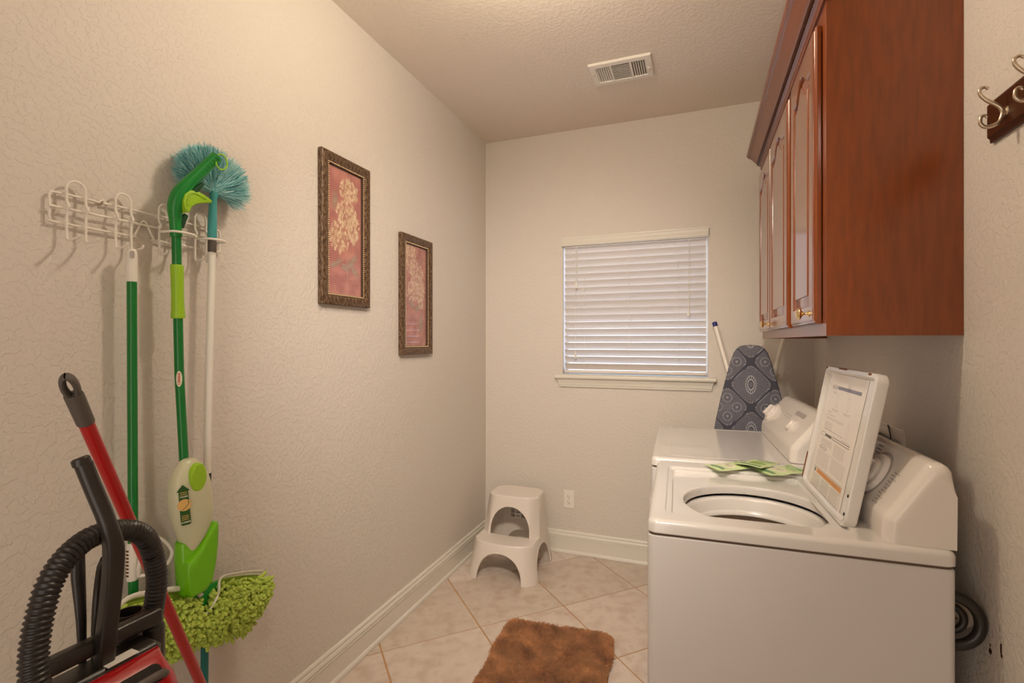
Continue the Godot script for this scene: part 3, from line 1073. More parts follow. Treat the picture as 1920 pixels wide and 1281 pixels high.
func lid_print() -> StandardMaterial3D:
	var im := Image.create(512, 580, false, Image.FORMAT_RGB8)
	im.fill(c8(236, 228, 220))
	var dark := c8(84, 74, 68)
	var grey := c8(150, 142, 136)
	var r := RandomNumberGenerator.new()
	r.seed = 5
	var lines := func(x0: int, y0: int, w: int, n: int, gap: int, col: Color) -> void:
		for k in n:
			var x := x0
			while x < x0 + w - 8:
				var l := mini(r.randi_range(6, 22), x0 + w - x)
				im.fill_rect(Rect2i(x, y0 + k * gap, l, 2), col)
				x += l + 4
	var frame := func(x: int, y: int, w: int, h: int, th: int, col: Color) -> void:
		im.fill_rect(Rect2i(x, y, w, th), col)
		im.fill_rect(Rect2i(x, y + h - th, w, th), col)
		im.fill_rect(Rect2i(x, y, th, h), col)
		im.fill_rect(Rect2i(x + w - th, y, th, h), col)
	var oval := func(cx: int, cy: int, a: int, b: int, col: Color, ring: bool) -> void:
		for y in range(cy - b, cy + b + 1):
			for x in range(cx - a, cx + a + 1):
				var q := pow(float(x - cx) / a, 2) + pow(float(y - cy) / b, 2)
				if q < 1.0 and (not ring or q > 0.72):
					im.set_pixel(x, y, col)
	# heading bar, drawings, text blocks
	oval.call(92, 66, 40, 11, c8(110, 104, 116), true)
	lines.call(66, 62, 56, 3, 4, c8(110, 104, 116))
	im.fill_rect(Rect2i(140, 58, 320, 16), c8(124, 118, 130))
	lines.call(80, 90, 60, 2, 6, grey)
	for k in 2:
		frame.call(150 + 170 * k, 100, 26, 60, 2, c8(190, 184, 178))
		lines.call(120 + 170 * k, 172, 90, 2, 6, grey)
	lines.call(60, 190, 60, 1, 6, dark)
	lines.call(60, 204, 130, 1, 6, grey)
	lines.call(60, 218, 260, 2, 7, grey)
	lines.call(60, 244, 120, 5, 8, grey)
	frame.call(380, 214, 24, 66, 1, grey)
	lines.call(340, 290, 120, 2, 7, grey)
	lines.call(60, 278, 300, 1, 8, c8(120, 112, 108))
	oval.call(72, 306, 34, 11, dark, true)
	im.fill_rect(Rect2i(106, 300, 96, 13), dark)
	frame.call(216, 298, 240, 14, 3, dark)
	lines.call(60, 330, 170, 4, 8, c8(118, 110, 104))
	lines.call(270, 326, 150, 8, 7, grey)
	oval.call(112, 372, 56, 11, dark, true)
	lines.call(80, 370, 64, 2, 4, dark)
	lines.call(50, 396, 190, 9, 8, c8(128, 120, 114))
	lines.call(270, 396, 190, 8, 8, c8(138, 130, 124))
	frame.call(44, 388, 424, 84, 1, grey)
	# boxed warning with its orange heading
	frame.call(40, 476, 436, 98, 2, dark)
	im.fill_rect(Rect2i(90, 480, 382, 22), c8(222, 146, 74))
	lines.call(120, 486, 300, 1, 4, c8(150, 84, 34))
	lines.call(112, 491, 316, 1, 4, c8(150, 84, 34))
	oval.call(64, 492, 14, 12, c8(96, 104, 70), false)
	for k in 3:
		lines.call(52 + 142 * k, 510, 126, 8, 8, c8(96, 86, 80))
	var m := mat("lid_print", Color.WHITE, 0.3)
	m.albedo_texture = ImageTexture.create_from_image(im)
	return m


func dryer() -> void:
	var t := thing("clothes_dryer", "white clothes dryer with flat closed top standing between washer and window wall", "dryer", Vector3(1.202, 0, 1.112), deg_to_rad(MACHINE_TURN))
	var up := Transform3D(UPWARD, Vector3.ZERO)
	var s := Shape.new()
	s.prism(outline(0.0, 0.660, 0.002, 0.762, 0.018), 0.03, 0.872, 0.004, up)
	part("cabinet_body", s, M.enamel_side, t, true)
	s = Shape.new()
	s.prism(outline(0.008, 0.65, 0.01, 0.75, 0.016), 0.871, 0.879, 0.0, up)
	part("seam", s, M.seam_shade, t, true)
	for q in [Vector2(0.05, 0.05), Vector2(0.6, 0.05), Vector2(0.05, 0.71), Vector2(0.6, 0.71)]:
		s = Shape.new()
		s.prism(circle(0.02, 14, q), 0.0, 0.031, 0.003, up)
		part("foot", s, M.grey_rubber, t, true)
	s = Shape.new()
	var o := func(inset: float) -> PackedVector2Array: return outline(0.0, 0.662, 0.0, 0.765, 0.022, inset)
	var w := func(inset: float) -> PackedVector2Array: return outline(0.048, 0.640, 0.05, 0.735, 0.03, inset)
	var rings := []
	for q in [[o.call(0.005), 0.8785], [o.call(0.0), 0.882], [o.call(0.0), 0.902], [o.call(0.003), 0.909], [o.call(0.010), 0.9138], [o.call(0.016), 0.914], [w.call(0.0), 0.914], [w.call(0.004), 0.9115]]:
		rings.append(Shape.ring(q[0], q[1], up))
	s.loft(rings, true, true, true)
	part("top_panel", s, M.enamel, t, true, 40.0)
	s = Shape.new()      # shallow pressed field
	s.prism(outline(0.075, 0.330, 0.06, 0.330, 0.03), 0.910, 0.9128, 0.0012, up, false)
	part("pressed_field", s, M.enamel, t, true, 40.0)
	s = Shape.new()      # door on the front
	s.prism(rrect(0.46, 0.40, 0.03, 5, 1, Vector2(0.38, 0.5)), 0.0, 0.014, 0.006, Transform3D(Basis(Vector3(0, 0, -1), Vector3(0, 1, 0), Vector3(-1, 0, 0)), Vector3.ZERO))
	part("door", flip(s), M.enamel_side, t, true)
	s = Shape.new()
	console(s, 0.503, 0.060, 0.755)
	part("console", s, M.appliance_plastic, t, true, 42.0)
	var turn := Transform3D(Basis(Vector3(1, 0, 0), Vector3(0, 0, 1), Vector3(0, -1, 0)), Vector3.ZERO)
	var f := slope_at(0.503, 0.075, 0.690)
	s = Shape.new()
	s.lathe(V2([Vector2(0.050, 0.0), Vector2(0.049, 0.007), Vector2(0.045, 0.010), Vector2(0.036, 0.011), Vector2(0.034, 0.018), Vector2(0.030, 0.020), Vector2(0, 0.020)]), 36, f * turn)
	var dial := part("dial", s, M.appliance_plastic, t, true, 30.0)
	s = Shape.new()
	s.box(Vector3(-0.030, -0.007, 0.018), Vector3(0.030, 0.007, 0.034), 0.004, f * Transform3D(Basis(Vector3(0, 0, 1), deg_to_rad(70)), Vector3.ZERO))
	part("grip", s, M.appliance_plastic, dial, true)
	f = slope_at(0.503, 0.080, 0.275)
	s = Shape.new()
	s.lathe(V2([Vector2(0.026, 0.0), Vector2(0.025, 0.014), Vector2(0.022, 0.018), Vector2(0, 0.019)]), 28, f * turn)
	part("knob", s, M.appliance_plastic, t, true, 30.0)
	s = Shape.new()
	s.box(Vector3(-0.075, -0.010, 0), Vector3(0.075, 0.010, 0.0006), 0.0, slope_at(0.503, 0.135, 0.285, 0.0005))
	part("maker_strip", s, M.soft_grey, t, true)
	s = Shape.new()
	for k in 3:
		for j in 2:
			s.box(Vector3(-0.008, -0.0014, 0), Vector3(0.008, 0.0014, 0.0003), 0.0, slope_at(0.503, 0.096 + 0.014 * j, 0.470 - 0.040 * k, 0.0008))
	part("printed_scale", s, M.print_grey, t, true).set_meta("kind", "stuff")


func packet_print(n: int) -> StandardMaterial3D:
	var im := Image.create(160, 256, false, Image.FORMAT_RGB8)
	im.fill(c8(208, 222, 168))
	var deep := c8(66, 142, 66)
	im.fill_rect(Rect2i(0, 0, 160, 14), c8(196, 216, 150))
	im.fill_rect(Rect2i(0, 242, 160, 14), c8(196, 216, 150))
	im.fill_rect(Rect2i(16, 20, 128, 30), deep)                                   # the name on its dark band
	for k in 7:
		im.fill_rect(Rect2i(24 + k * 16, 26, 9, 18), c8(206, 226, 176))
		im.fill_rect(Rect2i(27 + k * 16, 31, 4, 4 + 3 * (k % 3)), deep)
	for k in 3:
		im.fill_rect(Rect2i(22, 62 + k * 12, 100 - 18 * k, 4), c8(74, 128, 62))
	for y in range(104, 190):
		for x in range(20, 140):
			var q := pow((x - 80) / 58.0, 2) + pow((y - 147) / 40.0, 2)
			if q < 1.0:
				im.set_pixel(x, y, c8(226, 224, 196) if n != 1 else c8(150, 182, 92))
	for k in 5:
		im.fill_rect(Rect2i(52 + 10 * k, 128 + 9 * (k % 3), 8, 14), c8(150, 150, 100))
	im.fill_rect(Rect2i(18, 206, 124, 22), c8(58, 112, 74))
	for k in 8:
		im.fill_rect(Rect2i(26 + k * 14, 212, 8, 9), c8(176, 206, 150))
	var m := mat("packet_print_%d" % n, Color.WHITE, 0.35)
	m.albedo_texture = ImageTexture.create_from_image(im)
	return m


func packets() -> void:
	var labels := ["pale green sachet at the left end of the three lying on the washer", "green sachet lying between and over the two others on the washer", "pale green sachet beside the open washer lid"]
	var mach := Transform3D(Basis(Vector3.UP, deg_to_rad(MACHINE_TURN)), Vector3(1.254, 0, 1.822))
	var spots := [[0.252, 0.612, 33.0, 0.9185, 2.0], [0.345, 0.640, 57.0, 0.928, -3.0], [0.412, 0.600, 30.0, 0.9195, 3.0]]
	for n in 3:
		var q: Array = spots[n]
		# long side runs up the machine's far edge; a soft pillow between two crimped ends
		var b := Basis(Vector3.UP, deg_to_rad(q[2])) * Basis(Vector3(0, 0, 1), deg_to_rad(q[4]))
		var at := mach * Transform3D(b, Vector3(q[0], q[3], -q[1]))
		var t := thing("detergent_sachet", labels[n], "sachet", at.origin, 0.0, "green sachets on the washer")
		var s := Shape.new()
		var nu := 14
		var nv := 10
		var wave := func(i: int, j: int, top: bool) -> Vector3:
			var x := -0.075 + 0.150 * i / nu
			var z := -0.046 + 0.092 * j / nv
			var ex := clampf((0.075 - absf(x) - 0.008) / 0.03, 0.0, 1.0)
			var ez := clampf((0.046 - absf(z)) / 0.03, 0.0, 1.0)
			var h := 0.0065 * sqrt(ex * ez)
			var curl := 0.003 * pow(absf(x) / 0.075, 2.0) + 0.0014 * sin(x * 90.0 + n * 2.0) * sin(z * 70.0 + n)
			return at * Vector3(x, 0.003 + curl + (h if top else -h * 0.35) + (0.0003 if top else -0.0003), z)
		for i in nu:
			for j in nv:
				for top in [true, false]:
					var a: Vector3 = wave.call(i, j, top)
					var c: Vector3 = wave.call(i, j + 1, top)
					var d: Vector3 = wave.call(i + 1, j + 1, top)
					var e: Vector3 = wave.call(i + 1, j, top)
					var ua := Vector2(1.0 - float(j) / nv, 1.0 - float(i) / nu)
					var uc := Vector2(1.0 - float(j + 1) / nv, ua.y)
					var ud := Vector2(uc.x, 1.0 - float(i + 1) / nu)
					var ue := Vector2(ua.x, ud.y)
					if top:
						s.tri(a, c, d, ua, uc, ud)
						s.tri(a, d, e, ua, ud, ue)
					else:
						s.tri(a, d, c, ua, ud, uc)
						s.tri(a, e, d, ua, ue, ud)
		part("pouch", s, packet_print(n), t, false, 70.0)


func board_print() -> ImageTexture:
	var W := 400
	var H := 760
	var im := Image.create(W, H, false, Image.FORMAT_RGB8)
	var base := Vector3(66, 65, 77)
	var pale := Vector3(184, 183, 186)
	for y in H:
		for x in W:
			# metres on the board: x across (0 in the middle), y down from the nose
			var px := (x + 0.5) / W * 0.42 - 0.21
			var py := (y + 0.5) / H * 0.80
			var w := 0.232
			var h := 0.245
			var f := cos(TAU * px / w) + cos(TAU * (py - 0.215) / h)
			var v := 0.10
			var af := absf(f)
			if af < 0.16:
				v = 0.02
			elif af < 0.26:
				v = 0.95 if fmod(px * 210.0 + py * 190.0 + 50.0, 2.0) < 0.9 else 0.05
			elif f > 0.0:
				var qx := fposmod(px + w / 2, w) - w / 2
				var qy := fposmod(py - 0.215 + h / 2, h) - h / 2
				var d := sqrt(pow(qx / 0.034, 2.0) + pow(qy / 0.056, 2.0)) + 0.12 * absf(qx) / 0.03
				var ang := atan2(qy / 1.5, qx)
				if d < 0.30:
					v = 0.35 + 0.3 * sin(d * 60.0)
				elif d < 0.42:
					v = 0.05
				elif d < 0.55:
					v = 0.9
				elif d < 0.80:
					v = 0.75 if sin(ang * 16.0) > 0.0 else 0.12
				elif d < 0.90:
					v = 0.85
				elif d < 1.15:
					v = 0.30 + 0.35 * sin(ang * 28.0)
				else:
					v = 0.12 + (0.55 if sin(d * 34.0) * sin(ang * 26.0) > 0.25 else 0.0) + 0.2 * sin(px * 900.0) * sin(py * 870.0)
			else:
				var qx := fposmod(px, w) - w / 2
				var qy := fposmod(py - 0.215, h) - h / 2
				v = 0.16
				for k in 4:
					var c := Vector2.from_angle(PI / 2 * k) * Vector2(0.047, 0.050)
					var r := Vector2(qx, qy) - c
					var l := r.length() / 0.024
					var an := r.angle()
					if l < 0.25:
						v = 0.7
					elif l < 0.62:
						v = 0.28 + 0.3 * sin(an * 8.0)
					elif l < 0.74:
						v = 0.1
					elif l < 1.06:
						v = 1.0 if sin(an * 20.0) > 0.2 else 0.06
				var l0 := Vector2(qx, qy).length()
				if l0 < 0.022:
					v = 0.35 + 0.4 * sin(l0 * 900.0) * cos(atan2(qy, qx) * 6.0)
				elif v == 0.16:
					v = 0.16 + (0.5 if sin(qx * 760.0) * sin(qy * 700.0) > 0.35 else 0.0)
			var c := base.lerp(pale, clampf(v, 0.0, 1.0))
			im.set_pixel(x, y, Color(c.x / 255.0, c.y / 255.0, c.z / 255.0))
	return ImageTexture.create_from_image(im)


func ironing_board() -> void:
	var t := thing("ironing_board", "ironing board with grey medallion print cover leaning upright behind the dryer", "ironing board", Vector3(1.64, 0, 0.25))
	var halves := [Vector2(0.0, 0.0), Vector2(0.004, 0.040), Vector2(0.012, 0.058), Vector2(0.026, 0.072), Vector2(0.045, 0.084), Vector2(0.10, 0.102), Vector2(0.16, 0.118), Vector2(0.29, 0.149), Vector2(0.42, 0.176), Vector2(0.50, 0.187), Vector2(0.7, 0.19), Vector2(1.28, 0.19), Vector2(1.32, 0.175), Vector2(1.335, 0.15)]
	var poly := PackedVector2Array()
	for i in range(halves.size() - 1, -1, -1):
		poly.append(Vector2(halves[i].y + (0.004 if i == 0 else 0.0), -halves[i].x))
	for i in halves.size():
		poly.append(Vector2(-halves[i].y - (0.004 if i == 0 else 0.0), -halves[i].x))
	if area(poly) < 0.0:
		poly.reverse()
	var lean := Transform3D(Basis(Vector3(1, 0, 0), -atan(0.10 / 1.335)), Vector3(1.6395, 1.353, 0.190))
	var s := Shape.new()
	s.prism(Shape.inset(poly, 0.012), -0.022, -0.010, 0.002, lean)
	part("board", s, M.white_plastic, t)
	s = Shape.new()
	var rings := []
	for q in [[0.010, -0.016], [0.002, -0.013], [0.0, -0.006], [0.002, 0.002], [0.007, 0.006]]:
		rings.append(Shape.ring(Shape.inset(poly, q[0]), q[1], lean))
	s.loft(rings, true, false, false)
	s.cap(Shape.inset(poly, 0.007), 0.006, lean, false)
	s.cap(Shape.inset(poly, 0.010), -0.016, lean, true)
	for i in s.p.size():
		var q := lean.affine_inverse() * s.p[i]
		s.t[i] = Vector2(0.5 + q.x / 0.42, -q.y / 0.80)
	var m := mat("board_cover", Color.WHITE, 0.85)
	m.albedo_texture = board_print()
	part("cover", s, m, t)
	for side in [[1.467, -1], [1.832, 1]]:
		s = Shape.new()
		s.tube(V([Vector3(side[0], 1.462, 0.078), Vector3(1.6495 + (side[0] - 1.6495) * 0.10, 0.82, 0.165), Vector3(1.6495 + side[1] * 0.012, 0.15, 0.262)]), 0.011, 12)
		var leg := part("leg", s, M.white_wire, t)
		s = Shape.new()
		var d := Vector3(side[0] - 1.6495, 0.642, -0.087).normalized()
		var e := Vector3(side[0], 1.462, 0.078)
		s.tube(V([e - d * 0.006, e + d * 0.016, e + d * 0.020]), PackedFloat32Array([0.0135, 0.0135, 0.011]), 14)
		part("rubber_cap", s, M.blue_rubber, leg)


# ---------------------------------------------------------------- step stool
func chamfered(x0: float, x1: float, z0: float, z1: float, c: float, y: float) -> PackedVector3Array:
	return V([Vector3(x0 + c, y, z1), Vector3(x1 - c, y, z1), Vector3(x1, y, z1 - c), Vector3(x1, y, z0 + c), Vector3(x1 - c, y, z0), Vector3(x0 + c, y, z0), Vector3(x0, y, z0 + c), Vector3(x0, y, z1 - c)])


func solid(rings: Array, op: int, into: CSGShape3D) -> void:
	var s := Shape.new()
	s.loft(rings)
	var c := CSGMesh3D.new()
	c.mesh = s.mesh(1.0)
	c.operation = op
	into.add_child(c)


func bow(r: PackedVector3Array, by: float) -> PackedVector3Array:     # a front edge that swells forward in the middle
	var o := PackedVector3Array()
	var a := r[0]
	var b := r[1]
	for i in 9:
		var u := i / 8.0
		o.append(a.lerp(b, u) + Vector3(0, 0, by * 4.0 * u * (1.0 - u)))
	for i in range(2, r.size()):
		o.append(r[i])
	return o


func arch_cutter(width: float, height: float, base_y: float, axis: String, mid: float, from: float, to: float, into: CSGShape3D, power := 2.0) -> void:
	var poly := PackedVector2Array()
	poly.append(Vector2(-width / 2, base_y - 0.05))
	poly.append(Vector2(width / 2, base_y - 0.05))
	for i in 17:
		var a := PI * i / 16.0
		poly.append(Vector2(width / 2 * signf(cos(a)) * pow(absf(cos(a)), 2.0 / power), base_y + height * pow(absf(sin(a)), 2.0 / power)))
	var rings := []
	for d in [from, to]:
		var r := PackedVector3Array()
		for q in poly:
			r.append(Vector3(mid + q.x, q.y, d) if axis == "z" else Vector3(d, q.y, mid - q.x))
		rings.append(r)
	solid(rings, CSGShape3D.OPERATION_SUBTRACTION, into)


func stool() -> void:
	var t := thing("step_stool", "cream plastic two step stool with arched openings in the corner", "stool", Vector3(0.31, 0, 0.33))
	var csg := CSGCombiner3D.new()
	csg.name = "stool_solid"
	add_child(csg)
	var th := 0.0045
	var lower := [[0.0, 0.105, 0.521, 0.106, 0.534], [0.195, 0.128, 0.497, 0.118, 0.497], [0.205, 0.132, 0.493, 0.120, 0.490]]
	var upper := [[0.19, 0.130, 0.495, 0.118, 0.372], [0.425, 0.160, 0.478, 0.126, 0.343], [0.435, 0.166, 0.472, 0.132, 0.336]]
	for inner in 2:
		var g := th * inner
		for body in [lower, upper]:
			var rings := []
			for k in body.size():
				var q: Array = body[k]
				var y: float = q[0] - (g if k > 0 else 0.0)
				if inner == 1 and k == 0:
					y -= 0.02
				rings.append(bow(chamfered(q[1] + g, q[2] - g, q[3] + g, q[4] - g, 0.045, y), 0.022 if body == lower else 0.010))
			solid(rings, CSGShape3D.OPERATION_UNION if inner == 0 else CSGShape3D.OPERATION_SUBTRACTION, csg)
	arch_cutter(0.280, 0.160, 0.0, "z", 0.313, 0.40, 0.70, csg, 2.15)
	arch_cutter(0.240, 0.150, 0.0, "z", 0.313, 0.0, 0.16, csg, 2.4)
	arch_cutter(0.270, 0.165, 0.0, "x", 0.315, 0.40, 0.70, csg, 2.3)
	arch_cutter(0.270, 0.165, 0.0, "x", 0.315, 0.0, 0.20, csg, 2.3)
	var poly := PackedVector2Array()      # the doorway under the upper step, cut down to the tread
	poly.append(Vector2(-0.126, 0.2055))
	poly.append(Vector2(0.126, 0.2055))
	for i in 15:
		var a := PI * i / 14.0
		poly.append(Vector2(0.126 * cos(a) * (0.99 if i in [0, 14] else 1.0), 0.2075 + 0.168 * pow(sin(a), 0.85)))
	var cut := []
	for d in [0.28, 0.46]:
		var r := PackedVector3Array()
		for q in poly:
			r.append(Vector3(0.318 + q.x, q.y, d))
		cut.append(r)
	solid(cut, CSGShape3D.OPERATION_SUBTRACTION, csg)
	csg._update_shape()
	var baked := csg.bake_static_mesh()
	var s := Shape.new()
	for f in baked.get_surface_count():
		var arr := baked.surface_get_arrays(f)
		var v: PackedVector3Array = arr[Mesh.ARRAY_VERTEX]
		var idx: PackedInt32Array = arr[Mesh.ARRAY_INDEX] if arr[Mesh.ARRAY_INDEX] != null else PackedInt32Array(range(v.size()))
		for k in range(0, idx.size(), 3):
			s.tri(v[idx[k]], v[idx[k + 2]], v[idx[k + 1]])
	remove_child(csg)
	csg.free()
	part("shell", s, M.stool_plastic, t, false, 48.0)
	# rolled rims round the arches
	for side in [["z", 0.534], ["x", 0.521]]:
		s = Shape.new()
		var path := PackedVector3Array()
		for i in 25:
			var a := PI * i / 24.0
			var w := 0.140 if side[0] == "z" else 0.135
			var e := 2.0 / (2.15 if side[0] == "z" else 2.3)
			var c := w * signf(cos(a)) * pow(absf(cos(a)), e)
			var y := (0.160 if side[0] == "z" else 0.165) * pow(absf(sin(a)), e)
			if side[0] == "z":
				var u := clampf((c + 0.163) / 0.326, 0.0, 1.0)
				path.append(Vector3(0.313 + c, maxf(y, 0.003), 0.534 - 0.037 * y / 0.195 + 0.022 * 4.0 * u * (1.0 - u) - 0.002))
			else:
				path.append(Vector3(0.521 - 0.024 * y / 0.195 - 0.002, maxf(y, 0.003), 0.315 + c))
		s.tube(path, 0.0042, 8)
		part("rim", s, M.stool_plastic, t)
	s = Shape.new()
	s.box(Vector3(0.232, 0.225, 0.1262), Vector3(0.345, 0.315, 0.1278))
	var back := part("safety_label", s, M.paper, t)
	s = Shape.new()
	for q in [[0.236, 0.285, 0.262, 0.310], [0.236, 0.257, 0.262, 0.280], [0.236, 0.230, 0.262, 0.252], [0.270, 0.276, 0.298, 0.310], [0.270, 0.258, 0.298, 0.270], [0.272, 0.236, 0.296, 0.244], [0.306, 0.262, 0.340, 0.310], [0.306, 0.230, 0.340, 0.256]]:
		s.box(Vector3(q[0], q[1], 0.1276), Vector3(q[2], q[3], 0.1282))
	part("label_print", s, M.print_grey, back).set_meta("kind", "stuff")


# ---------------------------------------------------------------- rug
func rug() -> void:
	var turn := deg_to_rad(4.6)
	var center := Vector3(0.795, 0, 1.262)
	var t := thing("bath_mat", "small brown shaggy bath mat with rounded corners on the tiles", "mat", center, turn)
	var at := Transform3D(Basis(Vector3.UP, turn), center)
	var s := Shape.new()
	var w := 0.500
	var l := 0.800
	s.prism(rrect(w, l, 0.055, 8), 0.0002, 0.007, 0.002, at * Transform3D(UPWARD, Vector3.ZERO))
	part("backing", s, M.rug_backing, t)
	# one tuft of bent blades, then many of them leaning the way they were brushed
	s = Shape.new()
	for k in 7:
		var a := TAU * k / 7.0 + rng.randf_range(-0.3, 0.3)
		var out := Vector3(cos(a), 0, sin(a))
		var lean := rng.randf_range(0.15, 0.55)
		s.tube(V([out * 0.0012, out * (0.0012 + 0.006 * lean) + Vector3(0, 0.011, 0), out * (0.0012 + 0.016 * lean) + Vector3(0, 0.020, 0)]), PackedFloat32Array([0.0011, 0.0010, 0.0004]), 3, false)
	var tuft := s.mesh(80.0)
	var brush := noise(5.0, 2, FastNoiseLite.TYPE_SIMPLEX_SMOOTH, 3)
	var brush2 := noise(5.0, 2, FastNoiseLite.TYPE_SIMPLEX_SMOOTH, 4)
	var where := []
	var colors := []
	var step := 0.0047
	for i in int(w / step):
		for j in int(l / step):
			var q := Vector2(-w / 2 + (i + rng.randf()) * step, -l / 2 + (j + rng.randf()) * step)
			var corner := Vector2(maxf(absf(q.x) - (w / 2 - 0.055), 0.0), maxf(absf(q.y) - (l / 2 - 0.055), 0.0))
			if corner.length() > 0.055:
				continue
			var lean := Vector3(brush.get_noise_2d(q.x, q.y), 0, brush2.get_noise_2d(q.x, q.y)) * 1.25
			lean += Vector3(rng.randf_range(-0.25, 0.25), 0, rng.randf_range(-0.25, 0.25))
			var edge := corner.length() / 0.055
			if edge > 0.75:
				lean += Vector3(q.x / w, 0, q.y / l).normalized() * 0.5
			var up := (Vector3.UP + lean).normalized()
			var b := Basis(Quaternion(Vector3.UP, up)) * Basis(Vector3.UP, rng.randf() * TAU)
			var k := rng.randf_range(0.85, 1.2)
			where.append(at * Transform3D(b.scaled(Vector3(k, k, k)), Vector3(q.x, 0.005, q.y)))
			var g := rng.randf_range(0.80, 1.18) * (1.0 + 0.35 * brush.get_noise_2d(q.x * 2.0 + 3.0, q.y * 2.0))  # broad noise paints in the light and dark of brushed pile
			colors.append(Color(0.50 * g, 0.23 * g, 0.095 * g))
	many("pile", tuft, where, M.fur, t, colors)


# ---------------------------------------------------------------- pictures
func painting(n: int) -> ImageTexture:
	var W := 280
	var H := 720
	var im := Image.create(W, H, false, Image.FORMAT_RGB8)
	var cloud := noise(0.008, 4, FastNoiseLite.TYPE_SIMPLEX_SMOOTH, 60 + n)
	var low := c8(176, 92, 84)
	var high := c8(204, 128, 112)
	for y in H:
		for x in W:
			im.set_pixel(x, y, low.lerp(high, clampf(0.5 + cloud.get_noise_2d(x, y) * 1.3, 0, 1)))
	var r := RandomNumberGenerator.new()
	r.seed = 90 + n
	var dab := func(c: Vector2, a: float, b: float, ang: float, col: Color, op: float) -> void:
		var reach := int(maxf(a, b)) + 1
		for y in range(maxi(0, int(c.y) - reach), mini(H, int(c.y) + reach)):
			for x in range(maxi(0, int(c.x) - reach), mini(W, int(c.x) + reach)):
				var d := (Vector2(x, y) - c).rotated(-ang)
				var q := pow(d.x / a, 2) + pow(d.y / b, 2)
				if q < 1.0:
					im.set_pixel(x, y, im.get_pixel(x, y).lerp(col, op * (1.0 - q * q)))
	# stems and leaves, then blossom heads built up petal by petal
	var leaves := [[70, 545, 66, 20, -0.5], [200, 520, 74, 24, -0.7], [225, 575, 50, 20, 0.7], [60, 190, 26, 60, 0.1], [150, 560, 46, 26, 0.2]] if n == 0 else [[90, 420, 50, 24, 0.6], [210, 560, 30, 80, 0.1], [180, 440, 60, 24, -0.6]]
	for l in leaves:
		dab.call(Vector2(l[0], l[1]), l[2], l[3], l[4], c8(158, 134, 108), 0.75)
		for k in 6:
			dab.call(Vector2(l[0], l[1]) + Vector2(r.randf_range(-0.6, 0.6) * l[2], r.randf_range(-0.5, 0.5) * l[3]).rotated(l[4]), l[2] * 0.4, 4, l[4] + r.randf_range(-0.4, 0.4), c8(176, 158, 134), 0.7)
	for k in 2:
		for j in 20:
			dab.call(Vector2(150 + 16 * k + j * (0.8 - k), 500 + j * 9), 2.6, 8, 0.05, c8(196, 150, 126), 0.7)
	var heads := [[175, 110, 78, 70], [155, 250, 84, 80], [100, 390, 84, 96], [215, 320, 50, 90]] if n == 0 else [[70, 90, 70, 110], [150, 200, 90, 90], [120, 330, 110, 70], [210, 330, 50, 120]]
	for h in heads:
		dab.call(Vector2(h[0], h[1]), h[2], h[3], 0.0, c8(190, 142, 108), 0.6)
		for k in 95:
			var a := r.randf() * TAU
			var d := sqrt(r.randf())
			var c := Vector2(h[0] + cos(a) * d * h[2], h[1] + sin(a) * d * h[3])
			var shade := r.randf()
			dab.call(c, r.randf_range(6, 10), r.randf_range(9, 15), r.randf_range(-0.5, 0.5), c8(206, 170, 128).lerp(c8(246, 228, 190), shade) if n == 0 else c8(206, 166, 138).lerp(c8(240, 214, 184), shade), 0.9)
	for y in H:      # a worn pale edge painted round the panel
		for x in W:
			var e := mini(mini(x, W - 1 - x), mini(y, H - 1 - y))
			if e < 12:
				im.set_pixel(x, y, im.get_pixel(x, y).lerp(c8(222, 160, 124), 0.55 if e < 4 else 0.3))
	return ImageTexture.create_from_image(im)


